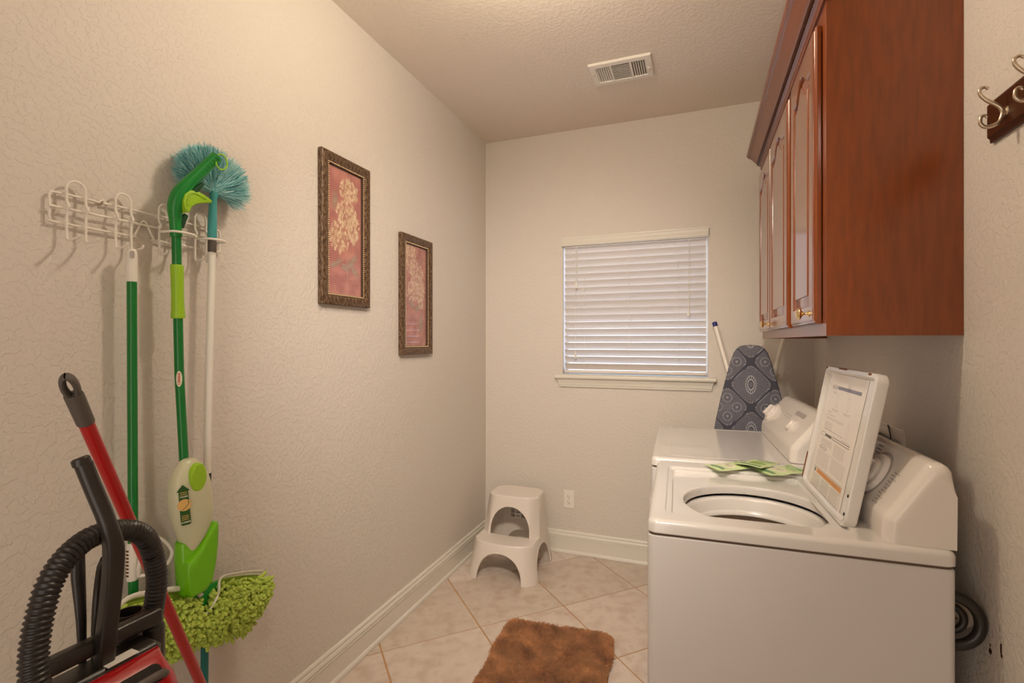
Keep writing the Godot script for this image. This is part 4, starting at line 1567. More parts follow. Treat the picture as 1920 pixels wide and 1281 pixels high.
func pictures() -> void:
	var labels := ["bronze framed tall floral print hanging higher on the left wall nearer the mop rack", "bronze framed tall floral print hanging lower on the left wall nearer the window"]
	for n in 2:
		var zc: float = [1.4635, 0.9175][n]
		var yc: float = [1.8195, 1.6055][n]
		var W := 0.298
		var H := 0.604
		var t := thing("framed_picture", labels[n], "picture", Vector3(0, yc, zc), 0.0, "pair of floral prints")
		var at := Transform3D(FACE_PX, Vector3(0, yc, zc))
		var s := Shape.new()
		var rect := func(inset: float) -> PackedVector2Array:
			var x := W / 2 - inset
			var y := H / 2 - inset
			return V2([Vector2(-x, -y), Vector2(x, -y), Vector2(x, y), Vector2(-x, y)])
		var rings := []
		for q in [[0.004, 0.001], [0.0, 0.003], [0.0, 0.021], [0.003, 0.024], [0.012, 0.027], [0.028, 0.024], [0.036, 0.019], [0.037, 0.012]]:
			rings.append(Shape.ring(rect.call(q[0]), q[1], at))
		s.loft(rings, true, true, false)
		part("frame", s, M.frame_bronze, t, false, 30.0)
		s = Shape.new()      # lip below the beading
		rings = []
		for q in [[0.0365, 0.012], [0.0365, 0.0175], [0.0445, 0.0165], [0.0455, 0.007]]:
			rings.append(Shape.ring(rect.call(q[0]), q[1], at))
		s.loft(rings, true, false, false)
		part("inner_lip", s, M.bead_dark, t, false, 20.0)
		var bead := Shape.new()
		bead.lathe(V2([Vector2(0, -0.0036), Vector2(0.0026, -0.0026), Vector2(0.0036, 0), Vector2(0.0026, 0.0026), Vector2(0, 0.0036)]), 8)
		var bead_mesh := bead.mesh(80.0)
		var where := []
		var x := W / 2 - 0.0405
		var y := H / 2 - 0.0405
		for k in 62:
			for sgn in [-1.0, 1.0]:
				where.append(at * Transform3D(Basis().scaled(Vector3(0.9, 0.95, 0.9)), Vector3(x * sgn, lerpf(-y, y, k / 61.0), 0.0180)))
		for k in range(1, 26):
			for sgn in [-1.0, 1.0]:
				where.append(at * Transform3D(Basis().scaled(Vector3(0.95, 0.9, 0.9)), Vector3(lerpf(-x, x, k / 26.0), y * sgn, 0.0180)))
		many("beading", bead_mesh, where, M.bead_gold, t)
		s = Shape.new()
		x = W / 2 - 0.0445
		y = H / 2 - 0.0445
		s.quad_uv(at * Vector3(-x, -y, 0.0065), at * Vector3(x, -y, 0.0065), at * Vector3(x, y, 0.0065), at * Vector3(-x, y, 0.0065))
		var m := mat("painting_%d" % n, c8(238, 232, 230), 0.6)
		m.albedo_texture = painting(n)
		part("print", s, m, t)
		s = Shape.new()
		s.box(Vector3(0.0078, yc - y, zc - x), Vector3(0.0092, yc + y, zc + x))
		part("glass", s, M.clear_glass, t)


# ---------------------------------------------------------------- small fittings
func outlet() -> void:
	var c := Vector3(0.5905, 0.345, 0)
	var t := thing("electrical_outlet", "white double electrical outlet on the back wall above the baseboard", "outlet", c)
	var s := Shape.new()
	s.prism(rrect(0.071, 0.116, 0.004, 4), 0.0, 0.0055, 0.002, Transform3D(Basis(), c))
	part("cover_plate", s, M.white_plastic, t)
	for dy in [0.0195, -0.0195]:
		s = Shape.new()
		s.prism(rrect(0.033, 0.028, 0.011, 6), 0.005, 0.0068, 0.0006, Transform3D(Basis(), c + Vector3(0, dy, 0)))
		var socket := part("socket", s, M.white_plastic, t)
		s = Shape.new()
		for q in [[-0.0065, 0.004, 0.0022, 0.0085], [0.0065, 0.004, 0.0022, 0.0070]]:
			s.prism(rrect(q[2], q[3], 0.0004, 2), 0.0066, 0.0071, 0.0, Transform3D(Basis(), c + Vector3(q[0], dy + q[1], 0)))
		s.prism(circle(0.0026, 10), 0.0066, 0.0071, 0.0, Transform3D(Basis(), c + Vector3(0, dy - 0.0065, 0)))
		part("slot_shade", s, M.dark_gap, socket)  # dark raised plates for the shade of the pin holes
	s = Shape.new()
	s.prism(circle(0.003, 12), 0.005, 0.0065, 0.0004, Transform3D(Basis(), c))
	part("screw", s, M.soft_grey, t)


func ceiling_vent() -> void:
	var t := thing("ceiling_vent", "white rectangular louvred air vent on the ceiling", "vent", Vector3(1.015, ROOM_H, 0.61))
	var at := Transform3D(Basis(Vector3(1, 0, 0), Vector3(0, 0, 1), Vector3(0, -1, 0)), Vector3(1.015, ROOM_H, 0.611))      # x right, y towards the camera, z down
	var s := Shape.new()
	var W := 0.304
	var H := 0.207
	var rings := []
	for q in [[W, H, 0.0], [W, H, 0.006], [W - 0.008, H - 0.008, 0.011], [W * 0.80, H * 0.70, 0.012], [W * 0.79, H * 0.68, 0.004]]:
		rings.append(Shape.ring(rrect(q[0], q[1], 0.003, 3), q[2], at))
	s.loft(rings, true, true, false)
	part("cover_frame", s, M.white_plastic, t, false, 30.0)
	s = Shape.new()
	s.box(Vector3(-W * 0.40, -H * 0.35, 0.0005), Vector3(W * 0.40, H * 0.35, 0.002), 0.0, at)
	part("shade_plate", s, mat("duct_shade", c8(104, 90, 80), 0.8), t)  # flat plate coloured for the shade behind the louvres
	for x in [-0.048, 0.050]:
		s = Shape.new()
		s.box(Vector3(x - 0.005, -H * 0.345, 0.002), Vector3(x + 0.005, H * 0.345, 0.0115), 0.0, at)
		part("divider", s, M.white_plastic, t)
	for side in [-1.0, 1.0]:
		for k in 6:
			s = Shape.new()
			var x: float = 0.001 + side * (0.0625 + 0.0110 * k)
			s.box(Vector3(-0.0010, -H * 0.345, -0.0056), Vector3(0.0010, H * 0.345, 0.0056), 0.0, at * Transform3D(Basis(Vector3(0, 1, 0), side * deg_to_rad(58 if side < 0 else -40) * -1.0), Vector3(x, 0, 0.0068)))
			part("slat", s, M.white_plastic, t)
	for k in 12:
		s = Shape.new()
		var y := -H * 0.33 + H * 0.66 * k / 11.0
		s.box(Vector3(-0.043, -0.0008, -0.0048), Vector3(0.045, 0.0008, 0.0048), 0.0, at * Transform3D(Basis(Vector3(1, 0, 0), deg_to_rad(-38)), Vector3(0, y, 0.0068)))
		part("slat", s, M.white_plastic, t)
	s = Shape.new()
	s.prism(V2([Vector2(0.126, -0.004), Vector2(0.146, -0.004), Vector2(0.134, 0.010)]), 0.0115, 0.020, 0.002, at)
	part("lever", s, M.white_plastic, t)
	for x in [-0.137, 0.137]:
		s = Shape.new()
		s.prism(circle(0.0035, 10, Vector2(x, -0.018 if x > 0 else 0.008)), 0.011, 0.0135, 0.001, at)
		part("screw", s, M.soft_grey, t)


func wall_box() -> void:
	var t := thing("laundry_valve_box", "beige plastic valve box on the wall behind the washer console", "valve box", Vector3(ROOM_W, 0.92, 1.165))
	var at := Transform3D(FACE_NX, Vector3(ROOM_W, 1.005, 1.165))
	var s := Shape.new()
	var rings := []
	for q in [[0.226, 0.178, 0.0], [0.226, 0.178, 0.004], [0.220, 0.172, 0.006], [0.196, 0.100, 0.006], [0.190, 0.094, 0.001]]:
		rings.append(Shape.ring(rrect(q[0], q[1], 0.006, 4), q[2], at))
	s.loft(rings, true, true, true)
	part("box_frame", s, M.stool_plastic, t, false, 30.0)
	s = Shape.new()
	s.tube(spline(V([Vector3(1.966, 1.092, 1.155), Vector3(1.962, 1.075, 1.185), Vector3(1.956, 1.055, 1.212), Vector3(1.945, 1.03, 1.226), Vector3(1.94, 0.97, 1.228)]), 0.01), 0.0022, 8)
	part("cord", s, M.black_plastic, t)
	s = Shape.new()
	s.tube(spline(V([Vector3(1.955, 1.046, 1.225), Vector3(1.953, 1.050, 1.17), Vector3(1.953, 1.050, 1.09), Vector3(1.953, 1.04, 1.06), Vector3(1.953, 0.95, 1.05)]), 0.01), 0.009, 10)
	part("drain_hose", s, M.black_plastic, t)


func pipe_ring() -> void:
	var c := Vector3(1.909, 0.744, 1.745)
	var t := thing("drain_hose", "thick black hose looping out behind the white washer near the wall scuffs", "hose", c)
	for q in [[0.0515, 0.0118, 0.0, "hose_loop"], [0.0265, 0.0075, -0.012, "inner_hose"]]:
		var s := Shape.new()
		var path := PackedVector3Array()
		for k in 25:
			var a := lerpf(-PI / 2, PI / 2, k / 24.0)
			path.append(c + Vector3(cos(a) * q[0], sin(a) * q[0] * 1.06, q[2]))
		path.insert(0, path[0] - Vector3(0.002, 0, 0))
		path.append(path[path.size() - 1] - Vector3(0.002, 0, 0))
		s.tube(path, q[1], 14)
		part(q[3], s, M.black_plastic, t)
	var s := Shape.new()
	var at := Transform3D(Basis(Vector3(1, 0, 0), Vector3(0, 0, 1), Vector3(0, -1, 0)), c + Vector3(0.030, 0, -0.055))
	s.lathe(V2([Vector2(0, 0), Vector2(0.031, 0), Vector2(0.031, 0.020), Vector2(0.027, 0.024), Vector2(0, 0.024)]), 28, at)
	var plug := part("valve_cap", s, M.basket_enamel, t)
	for q in [[-0.006, -0.010, 0.006], [0.006, -0.002, 0.005], [-0.010, 0.008, 0.006], [0.004, 0.012, 0.004], [-0.002, 0.0, 0.007]]:
		s = Shape.new()
		s.lathe(V2([Vector2(q[2] * 0.5, 0.0239), Vector2(q[2] * 0.4, 0.0248), Vector2(0, 0.0249)]), 10, at * Transform3D(Basis(), Vector3(q[0], 0, q[1])))
		part("stain", s, M.rust, plug)


func coat_rack() -> void:
	var t := thing("coat_hook_rack", "dark wood coat rack with curled nickel hooks on the right wall", "coat rack", Vector3(ROOM_W, 1.798, 2.03))
	var s := Shape.new()
	var at := Transform3D(FACE_NX, Vector3(ROOM_W, 1.8415, 2.03))
	var rings := []
	for q in [[0.528, 0.088, 0.0005], [0.528, 0.088, 0.007], [0.516, 0.076, 0.010], [0.510, 0.070, 0.0155], [0.506, 0.066, 0.0165]]:
		rings.append(Shape.ring(rrect(q[0], q[1], 0.002, 2), q[2], at))
	s.loft(rings, true, true, true)
	part("board", s, M.dark_wood, t, false, 25.0)
	for k in 4:
		var z := 1.849 + 0.118 * k
		s = Shape.new()
		s.lathe(V2([Vector2(0.011, 0), Vector2(0.011, 0.002), Vector2(0.006, 0.004), Vector2(0.006, 0.008), Vector2(0, 0.009)]), 16, Transform3D(Basis(Vector3(0, 1, 0), Vector3(-1, 0, 0), Vector3(0, 0, 1)), Vector3(1.9575, 1.834, z)))
		var flat := [Vector2(1.929, 1.884), Vector2(1.922, 1.889), Vector2(1.915, 1.884), Vector2(1.916, 1.874), Vector2(1.925, 1.862), Vector2(1.938, 1.852), Vector2(1.948, 1.842), Vector2(1.951, 1.830), Vector2(1.946, 1.815), Vector2(1.936, 1.808), Vector2(1.924, 1.807), Vector2(1.916, 1.815), Vector2(1.917, 1.828), Vector2(1.923, 1.831), Vector2(1.927, 1.826)]
		var path := PackedVector3Array()
		for q in flat:
			path.append(Vector3(q.x, q.y, z))
		path = spline(path, 0.003)
		var radii := PackedFloat32Array()
		for i in path.size():
			var u := float(i) / (path.size() - 1)
			radii.append(0.0026 + 0.0016 * sin(PI * u))
		s.tube(path, radii, 12)
		part("hook", s, M.brushed_nickel, t)


# ---------------------------------------------------------------- tools on the left wall
func wire_rack() -> void:
	var t := thing("wire_tool_rack", "white wire hook rack screwed to the left wall holding the mops", "tool rack", Vector3(0, 1.60, 2.25))
	var s := Shape.new()
	var r := 0.0029
	var x: float = 0.010
	# outer frame: one bent wire with a dip for the screw in each long side
	var frame := V([Vector3(x, 1.676, 2.459), Vector3(x, 1.700, 2.459), Vector3(x, 1.707, 2.456), Vector3(x, 1.710, 2.448), Vector3(x, 1.710, 2.368), Vector3(x, 1.709, 2.362), Vector3(x, 1.717, 2.353), Vector3(x, 1.709, 2.344), Vector3(x, 1.710, 2.338), Vector3(x, 1.710, 2.158), Vector3(x, 1.716, 2.150), Vector3(x, 1.709, 2.142), Vector3(x, 1.708, 2.136), Vector3(x, 1.708, 2.048), Vector3(x, 1.705, 2.040), Vector3(x, 1.698, 2.037), Vector3(x, 1.652, 2.037), Vector3(x, 1.645, 2.040), Vector3(x, 1.642, 2.048), Vector3(x, 1.642, 2.222), Vector3(x, 1.646, 2.232), Vector3(x, 1.680, 2.250), Vector3(x, 1.687, 2.257), Vector3(x, 1.680, 2.264), Vector3(x, 1.646, 2.280), Vector3(x, 1.642, 2.290), Vector3(x, 1.642, 2.448), Vector3(x, 1.645, 2.456), Vector3(x, 1.652, 2.459), Vector3(x, 1.676, 2.459)])
	s.tube(spline(frame, 0.006), r, 8)
	part("frame", s, M.white_wire, t)
	s = Shape.new()
	s.tube(V([Vector3(0.015, 1.676, 2.462), Vector3(0.015, 1.676, 2.034)]), r, 8)
	part("middle_rail", s, M.white_wire, t)
	var spots := [[2.431, 2.393], [2.329, 2.293], [2.223, 2.187], [2.122, 2.088]]
	for k in 4:
		var a: float = spots[k][0]
		var b: float = spots[k][1]
		s = Shape.new()
		# a hairpin: two prongs, up past the rails, joined by a round top
		for z in [a, b]:
			var far: float = 0.064 if k < 2 else 0.052 if z > 2.1 else 0.033
			s.tube(spline(V([Vector3(far, 1.614, z), Vector3(far - 0.005, 1.606, z), Vector3(0.027, 1.603, z), Vector3(0.021, 1.606, z), Vector3(0.019, 1.616, z), Vector3(0.019, 1.660, z), Vector3(0.021, 1.670, z), Vector3(0.027, 1.680, z), Vector3(0.021, 1.690, z), Vector3(0.018, 1.700, z), Vector3(0.018, 1.7255, z)]), 0.004), r, 8)
		var top := PackedVector3Array()
		for i in 13:
			var g := PI * i / 12.0
			top.append(Vector3(0.018, 1.725 + 0.018 * sin(g), (a + b) / 2 + (a - b) / 2 * cos(g)))
		s.tube(top, r, 8)
		part("hook", s, M.white_wire, t)
		if k > 1:      # the two right hand places carry a loop that a handle stands in
			s = Shape.new()
			var f: float = [2.223, 2.122][k - 2]
			var g2: float = [2.168, 2.074][k - 2]
			s.tube(spline(V([Vector3(0.019, 1.682, f), Vector3(0.028, 1.668, f + 0.004), Vector3(0.048, 1.662, f + 0.009), Vector3(0.078, 1.661, f + 0.008), Vector3(0.090, 1.661, f - 0.004), Vector3(0.092, 1.661, (f + g2) / 2), Vector3(0.088, 1.661, g2 + 0.008), Vector3(0.078, 1.661, g2), Vector3(0.045, 1.662, g2), Vector3(0.026, 1.668, g2 + 0.004), Vector3(0.018, 1.676, g2 + 0.006)]), 0.005), r * 1.1, 8)
			part("handle_loop", s, M.white_wire, t)
	for q in [[1.712, 2.3535], [1.680, 2.257], [1.711, 2.150]]:
		s = Shape.new()
		s.lathe(V2([Vector2(0.0045, 0.0), Vector2(0.0045, 0.004), Vector2(0.003, 0.0055), Vector2(0, 0.0058)]), 12, Transform3D(Basis(Vector3(0, -1, 0), Vector3(1, 0, 0), Vector3(0, 0, 1)), Vector3(0.001, q[0] - 0.002, q[1])))
		part("screw", s, M.brushed_nickel, t)


func twist_mop() -> void:
	var t := thing("twist_mop", "green pole mop with white hanger end and white ratchet handle", "mop", Vector3(0.045, 0.5, 2.306))
	var s := Shape.new()
	s.tube(V([Vector3(0.045, 0.40, 2.303), Vector3(0.045, 1.524, 2.308)]), 0.0108, 18)
	part("pole", s, M.pole_green, t)
	s = Shape.new()
	s.tube(V([Vector3(0.045, 1.520, 2.308), Vector3(0.045, 1.523, 2.308), Vector3(0.045, 1.585, 2.308), Vector3(0.045, 1.597, 2.308), Vector3(0.045, 1.602, 2.308)]), PackedFloat32Array([0.0115, 0.0124, 0.0122, 0.0113, 0.008]), 18)
	var cap := part("hanger_end", s, M.white_plastic, t)
	s = Shape.new()
	s.prism(rrect(0.0095, 0.019, 0.0045, 5), 0.0, 0.0012, 0.0003, Transform3D(FACE_PX.rotated(Vector3.UP, deg_to_rad(-28)), Vector3(0.0558, 1.587, 2.3138)))
	part("hanging_hole_shade", s, M.soft_grey, cap)  # grey plate set on for the shade of the hole
	s = Shape.new()
	s.tube(V([Vector3(0.045, 0.770, 2.306), Vector3(0.045, 0.776, 2.306), Vector3(0.045, 0.858, 2.306), Vector3(0.045, 0.864, 2.306)]), PackedFloat32Array([0.0120, 0.0135, 0.0135, 0.0120]), 18)
	var sleeve := part("ratchet_sleeve", s, M.white_plastic, t)
	s = Shape.new()
	for k in 8:
		var y := 0.783 + 0.0088 * k
		s.box(Vector3(0.042, y, 2.3180), Vector3(0.050, y + 0.004, 2.3200), 0.0, Transform3D())
	part("slot_shade", s, M.rug_backing, sleeve)  # brown bars for the shade of the cuts in the sleeve
	s = Shape.new()
	var loop := V([Vector3(0.056, 0.778, 2.300), Vector3(0.066, 0.776, 2.282), Vector3(0.070, 0.777, 2.258), Vector3(0.068, 0.786, 2.234), Vector3(0.064, 0.806, 2.219), Vector3(0.060, 0.832, 2.228), Vector3(0.058, 0.856, 2.248), Vector3(0.060, 0.862, 2.266), Vector3(0.066, 0.852, 2.286), Vector3(0.066, 0.830, 2.300), Vector3(0.062, 0.800, 2.302), Vector3(0.056, 0.778, 2.300)])
	s.tube(spline(loop, 0.006), 0.0058, 10, false, 0.7)
	part("pull_handle", s, M.white_plastic, t)
	s = Shape.new()
	s.tube(V([Vector3(0.045, 0.38, 2.303), Vector3(0.045, 0.40, 2.303), Vector3(0.045, 0.44, 2.303), Vector3(0.045, 0.455, 2.303)]), PackedFloat32Array([0.022, 0.026, 0.020, 0.014]), 16)
	part("mop_collar", s, M.white_plastic, t)


func bottle_ring(y: float, z0: float, z1: float, x0: float, x1: float) -> PackedVector3Array:
	var o := PackedVector3Array()
	for i in 28:
		var a := TAU * i / 28.0
		var c := signf(cos(a)) * pow(absf(cos(a)), 0.75)
		var d := signf(sin(a)) * pow(absf(sin(a)), 0.75)
		o.append(Vector3((x0 + x1) / 2 + d * (x1 - x0) / 2, y, (z0 + z1) / 2 + c * (z1 - z0) / 2))
	return o


func spray_mop() -> void:
	var t := thing("spray_mop", "green spray mop hung upright with clear bottle and lime chenille head", "mop", Vector3(0.08, 0.6, 2.2))
	var s := Shape.new()
	s.tube(V([Vector3(0.080, 0.84, 2.187), Vector3(0.070, 1.285, 2.2045), Vector3(0.070, 1.660, 2.213)]), 0.0113, 18)
	var pole := part("pole", s, M.pole_green, t)
	s = Shape.new()      # oval maker's label wrapped on the pole
	var mid := Vector3(0.0705, 1.270, 2.2039)
	for i in 18:
		for k in 6:
			var lab := func(a: float, h: float) -> Vector3: return mid + Vector3(0.0118 * sin(a), h, 0.0118 * cos(a))
			var h0 := 0.021 * cos(PI * i / 18.0)
			var h1 := 0.021 * cos(PI * (i + 1) / 18.0)
			var w0 := 0.62 * sin(PI * i / 18.0)
			var w1 := 0.62 * sin(PI * (i + 1) / 18.0)
			var c := 0.85
			var u0 := -1.0 + k / 3.0
			var u1 := -1.0 + (k + 1) / 3.0
			s.quad(lab.call(c + w1 * u1, h1), lab.call(c + w0 * u1, h0), lab.call(c + w0 * u0, h0), lab.call(c + w1 * u0, h1))
	part("maker_label", flip(s), M.cream, pole)
	var out := Vector3(sin(0.85), 0, cos(0.85))
	words("lettering", "LIBMAN", 0.0062, Transform3D(Basis(Vector3(0, 1, 0), out.cross(Vector3(0, 1, 0)), out), mid + out * 0.0121), M.logo_red, pole)
	# lime foam sleeve
	s = Shape.new()
	s.tube(V([Vector3(0.070, 1.432, 2.2075), Vector3(0.070, 1.437, 2.2077), Vector3(0.070, 1.455, 2.208), Vector3(0.070, 1.49, 2.209), Vector3(0.070, 1.54, 2.210), Vector3(0.070, 1.572, 2.211), Vector3(0.070, 1.575, 2.211)]), PackedFloat32Array([0.0160, 0.0170, 0.0155, 0.0145, 0.0152, 0.0158, 0.0145]), 20)
	part("foam_grip", s, M.lime, t)
	# bent handle
	s = Shape.new()
	var path := spline(V([Vector3(0.070, 1.650, 2.213), Vector3(0.072, 1.691, 2.216), Vector3(0.076, 1.718, 2.220), Vector3(0.082, 1.744, 2.220), Vector3(0.088, 1.770, 2.212), Vector3(0.098, 1.801, 2.194), Vector3(0.110, 1.832, 2.174), Vector3(0.122, 1.862, 2.155), Vector3(0.1295, 1.882, 2.142)]), 0.006)
	var radii := PackedFloat32Array()
	for i in path.size():
		var u := float(i) / (path.size() - 1)
		radii.append(table([Vector2(0, 0.0140), Vector2(0.12, 0.0142), Vector2(0.3, 0.019), Vector2(0.42, 0.0195), Vector2(0.6, 0.0165), Vector2(0.9, 0.0152), Vector2(1, 0.0148)], u))
	s.tube(path, radii, 22, true)
	var grip := part("bent_grip", s, M.grip_green, t)
	var tip := Vector3(0.1295, 1.882, 2.142)
	var dir := Vector3(0.0075, 0.020, -0.013).normalized()
	s = Shape.new()
	s.tube(V([tip + dir * 0.0004, tip + dir * 0.0012]), 0.0125, 20)
	part("open_end_shade", s, M.grip_green_shade, grip)  # dark disc for the shade inside the tube end
	s = Shape.new()
	var ring := PackedVector3Array()
	for i in 29:
		var a := TAU * i / 28.0
		ring.append(Vector3(0.142, 1.867, 2.137) + Vector3(0.005 * cos(a), 0.021 * sin(a), -0.0135 * cos(a)))
	s.tube(ring, 0.0021, 8, false)
	part("hanging_ring", s, M.lime, grip)
	s = Shape.new()      # grip dimples down the side that faces the room, dark for their shade
	var face := Vector3(0.80, -0.02, 0.60).normalized()
	for k in 9:
		for j in 3:
			var m := path[path.size() - 3].lerp(path[int(path.size() * 0.62)], k / 8.0)
			var under := dir.cross(face).normalized()
			if under.y > 0.0:
				under = -under
			var n := (face + under * (0.25 + 0.33 * j)).normalized()
			var q := m + n * 0.0147
			var e := n.cross(dir).normalized()
			s.lathe(V2([Vector2(0.0016, 0.0), Vector2(0.0015, 0.0009), Vector2(0, 0.001)]), 8, Transform3D(Basis(e, n, e.cross(n)), q))
	part("dimples", s, M.grip_green_shade, grip)
	s = Shape.new()      # dark green for the shade in the slot the trigger swings in
	s.tube(V([Vector3(0.096, 1.762, 2.196), Vector3(0.105, 1.786, 2.179), Vector3(0.112, 1.803, 2.168)]), PackedFloat32Array([0.008, 0.0075, 0.004]), 12)
	part("trigger_slot_shade", s, M.grip_green_shade, grip)
	s = Shape.new()
	s.tube(V([Vector3(0.076, 1.676, 2.205), Vector3(0.080, 1.695, 2.203), Vector3(0.084, 1.712, 2.196)]), PackedFloat32Array([0.0075, 0.0085, 0.006]), 12)
	part("trigger_slot_shade", s, M.grip_green_shade, grip)
	s = Shape.new()
	var lever := V2([Vector2(-2.210, 1.713), Vector2(-2.203, 1.715), Vector2(-2.196, 1.731), Vector2(-2.184, 1.741), Vector2(-2.166, 1.749), Vector2(-2.142, 1.756), Vector2(-2.135, 1.761), Vector2(-2.141, 1.766), Vector2(-2.160, 1.774), Vector2(-2.183, 1.779), Vector2(-2.203, 1.774), Vector2(-2.215, 1.760), Vector2(-2.219, 1.742), Vector2(-2.216, 1.725)])
	s.prism(lever, 0.082, 0.108, 0.0025, Transform3D(FACE_PX, Vector3.ZERO))
	var trig := part("trigger", s, M.lime, t)
	s = Shape.new()
	s.tube(spline(V([Vector3(0.1085, 1.732, 2.209), Vector3(0.1085, 1.752, 2.209), Vector3(0.1085, 1.767, 2.198), Vector3(0.1085, 1.769, 2.182), Vector3(0.1085, 1.762, 2.156)]), 0.005), 0.0022, 8)
	part("rib", s, M.lime, trig)
	# bottle
	var rows := [[1.056, 2.188, 2.210, 0.088, 0.106], [1.050, 2.178, 2.220, 0.082, 0.113], [1.035, 2.164, 2.232, 0.077, 0.120], [1.010, 2.152, 2.245, 0.073, 0.127], [0.975, 2.143, 2.251, 0.070, 0.131], [0.930, 2.139, 2.248, 0.069, 0.132], [0.890, 2.138, 2.238, 0.070, 0.130], [0.855, 2.148, 2.227, 0.072, 0.127], [0.828, 2.172, 2.216, 0.075, 0.124], [0.812, 2.190, 2.210, 0.080, 0.119], [0.806, 2.197, 2.205, 0.086, 0.112]]
	s = Shape.new()
	var rings := []
	for k in rows.size() - 1:
		for j in 3:
			var u := j / 3.0
			var q := []
			for e in 5:
				q.append(cubic_interpolate(rows[k][e], rows[k + 1][e], rows[maxi(k - 1, 0)][e], rows[mini(k + 2, rows.size() - 1)][e], u))
			rings.append(bottle_ring(q[0], q[1], q[2], q[3], q[4]))
	rings.append(bottle_ring(rows[10][0], rows[10][1], rows[10][2], rows[10][3], rows[10][4]))
	s.loft(rings)
	var bottle := part("bottle", flip_if(s), M.bottle_plastic, t)
	s = Shape.new()
	var cap_poly := circle(0.026, 26, Vector2.ZERO, 1.0)
	var cap_at := Transform3D(FACE_PX.rotated(Vector3.UP, deg_to_rad(6)) * Basis(Vector3(0, 0, 1), deg_to_rad(18)).scaled(Vector3(0.95, 1.48, 1)), Vector3(0.1155, 1.007, 2.195))
	s.prism(cap_poly, 0.0, 0.0165, 0.003, cap_at)
	part("filler_cap", s, M.lime, bottle)
	# printed arrow label with a round picture in its middle, upside down as the mop hangs
	var lat := Transform3D(FACE_PX * Basis(Vector3(0, 0, 1), deg_to_rad(5)), Vector3(0.1285, 0.945, 2.2325)).rotated_local(Vector3.UP, deg_to_rad(-28))
	s = Shape.new()
	s.prism(V2([Vector2(-0.0105, -0.050), Vector2(-0.008, -0.0535), Vector2(0.009, -0.0535), Vector2(0.0115, -0.050), Vector2(0.0105, 0.037), Vector2(0.0145, 0.037), Vector2(0.0, 0.053), Vector2(-0.0145, 0.037), Vector2(-0.0105, 0.037)]), -0.003, 0.0, 0.0, lat)
	var lab := part("arrow_label", s, M.label_green, bottle)
	s = Shape.new()
	s.prism(circle(0.0155, 24), -0.002, 0.0004, 0.0, lat)
	part("round_picture", s, M.label_tan, lab)
	s = Shape.new()
	s.tube(spline(V([lat * Vector3(0.008, 0.011, 0.0005), lat * Vector3(0.010, 0.003, 0.0005), lat * Vector3(0.002, -0.007, 0.0005), lat * Vector3(-0.006, -0.012, 0.0005)]), 0.002), 0.0007, 5)
	part("picture_line", s, M.label_green, lab)
	var over := Basis(Vector3(0, 0, 1), PI)
	words("lettering", "REFILL", 0.0044, lat * Transform3D(over, Vector3(0, 0.0225, 0.0004)), M.cream, lab)
	words("lettering", "REMOVE", 0.0040, lat * Transform3D(over, Vector3(0, -0.0455, 0.0004)), M.cream, lab)
	s = Shape.new()
	for q in [0.0285, 0.0335, -0.0385, -0.0335, -0.0285]:
		s.box(Vector3(-0.0078, q - 0.0007, 0.0), Vector3(0.0078, q + 0.0007, 0.0004), 0.0, lat)
	part("small_print", s, M.label_tan, lab)
	# lime body below the bottle
	s = Shape.new()
	rings = []
	for q in [[0.845, 2.150, 2.212, 0.070, 0.110], [0.836, 2.140, 2.226, 0.068, 0.118], [0.800, 2.138, 2.228, 0.066, 0.122], [0.765, 2.141, 2.226, 0.066, 0.122], [0.725, 2.148, 2.224, 0.068, 0.119], [0.700, 2.158, 2.222, 0.072, 0.114], [0.690, 2.168, 2.216, 0.078, 0.108]]:
		rings.append(bottle_ring(q[0], q[1], q[2], q[3], q[4]))
	s.loft(rings)
	var fin := V2([Vector2(-2.205, 0.800), Vector2(-2.190, 0.812), Vector2(-2.172, 0.834), Vector2(-2.155, 0.862), Vector2(-2.146, 0.872), Vector2(-2.137, 0.870), Vector2(-2.1335, 0.858), Vector2(-2.135, 0.81), Vector2(-2.141, 0.76), Vector2(-2.152, 0.715), Vector2(-2.172, 0.694), Vector2(-2.212, 0.694), Vector2(-2.223, 0.72), Vector2(-2.226, 0.76), Vector2(-2.222, 0.79)])
	fin.reverse()
	s.prism(fin, 0.085, 0.1345, 0.007, Transform3D(FACE_PX, Vector3.ZERO))
	part("nozzle_body", flip_if(s), M.lime_bright, t)
	mop_head(t)


func cubic_interpolate(a: float, b: float, pre: float, post: float, u: float) -> float:
	return lerpf(a, b, u) if absf(b - a) < 0.0005 else cubic_lerp(a, b, pre, post, u)


func cubic_lerp(a: float, b: float, pre: float, post: float, u: float) -> float:
	return 0.5 * ((a * 2.0) + (-pre + b) * u + (2.0 * pre - 5.0 * a + 4.0 * b - post) * u * u + (-pre + 3.0 * a - 3.0 * b + post) * u * u * u)


func flip_if(s: Shape) -> Shape:      # turns a closed shape right side out
	var vol := 0.0
	for k in range(0, s.p.size(), 3):
		vol += s.p[k].dot(s.p[k + 1].cross(s.p[k + 2]))
	return flip(s) if vol < 0.0 else s


func pad_top(z: float) -> float:
	return table([Vector2(1.920, 0.612), Vector2(1.945, 0.642), Vector2(2.00, 0.664), Vector2(2.06, 0.684), Vector2(2.109, 0.694), Vector2(2.152, 0.672), Vector2(2.176, 0.698), Vector2(2.251, 0.730), Vector2(2.344, 0.752), Vector2(2.36, 0.73)], z)


func pad_bottom(z: float) -> float:
	return table([Vector2(1.920, 0.592), Vector2(1.94, 0.565), Vector2(1.96, 0.530), Vector2(2.005, 0.497), Vector2(2.095, 0.520), Vector2(2.168, 0.545), Vector2(2.227, 0.550), Vector2(2.27, 0.580), Vector2(2.344, 0.64), Vector2(2.36, 0.70)], z)


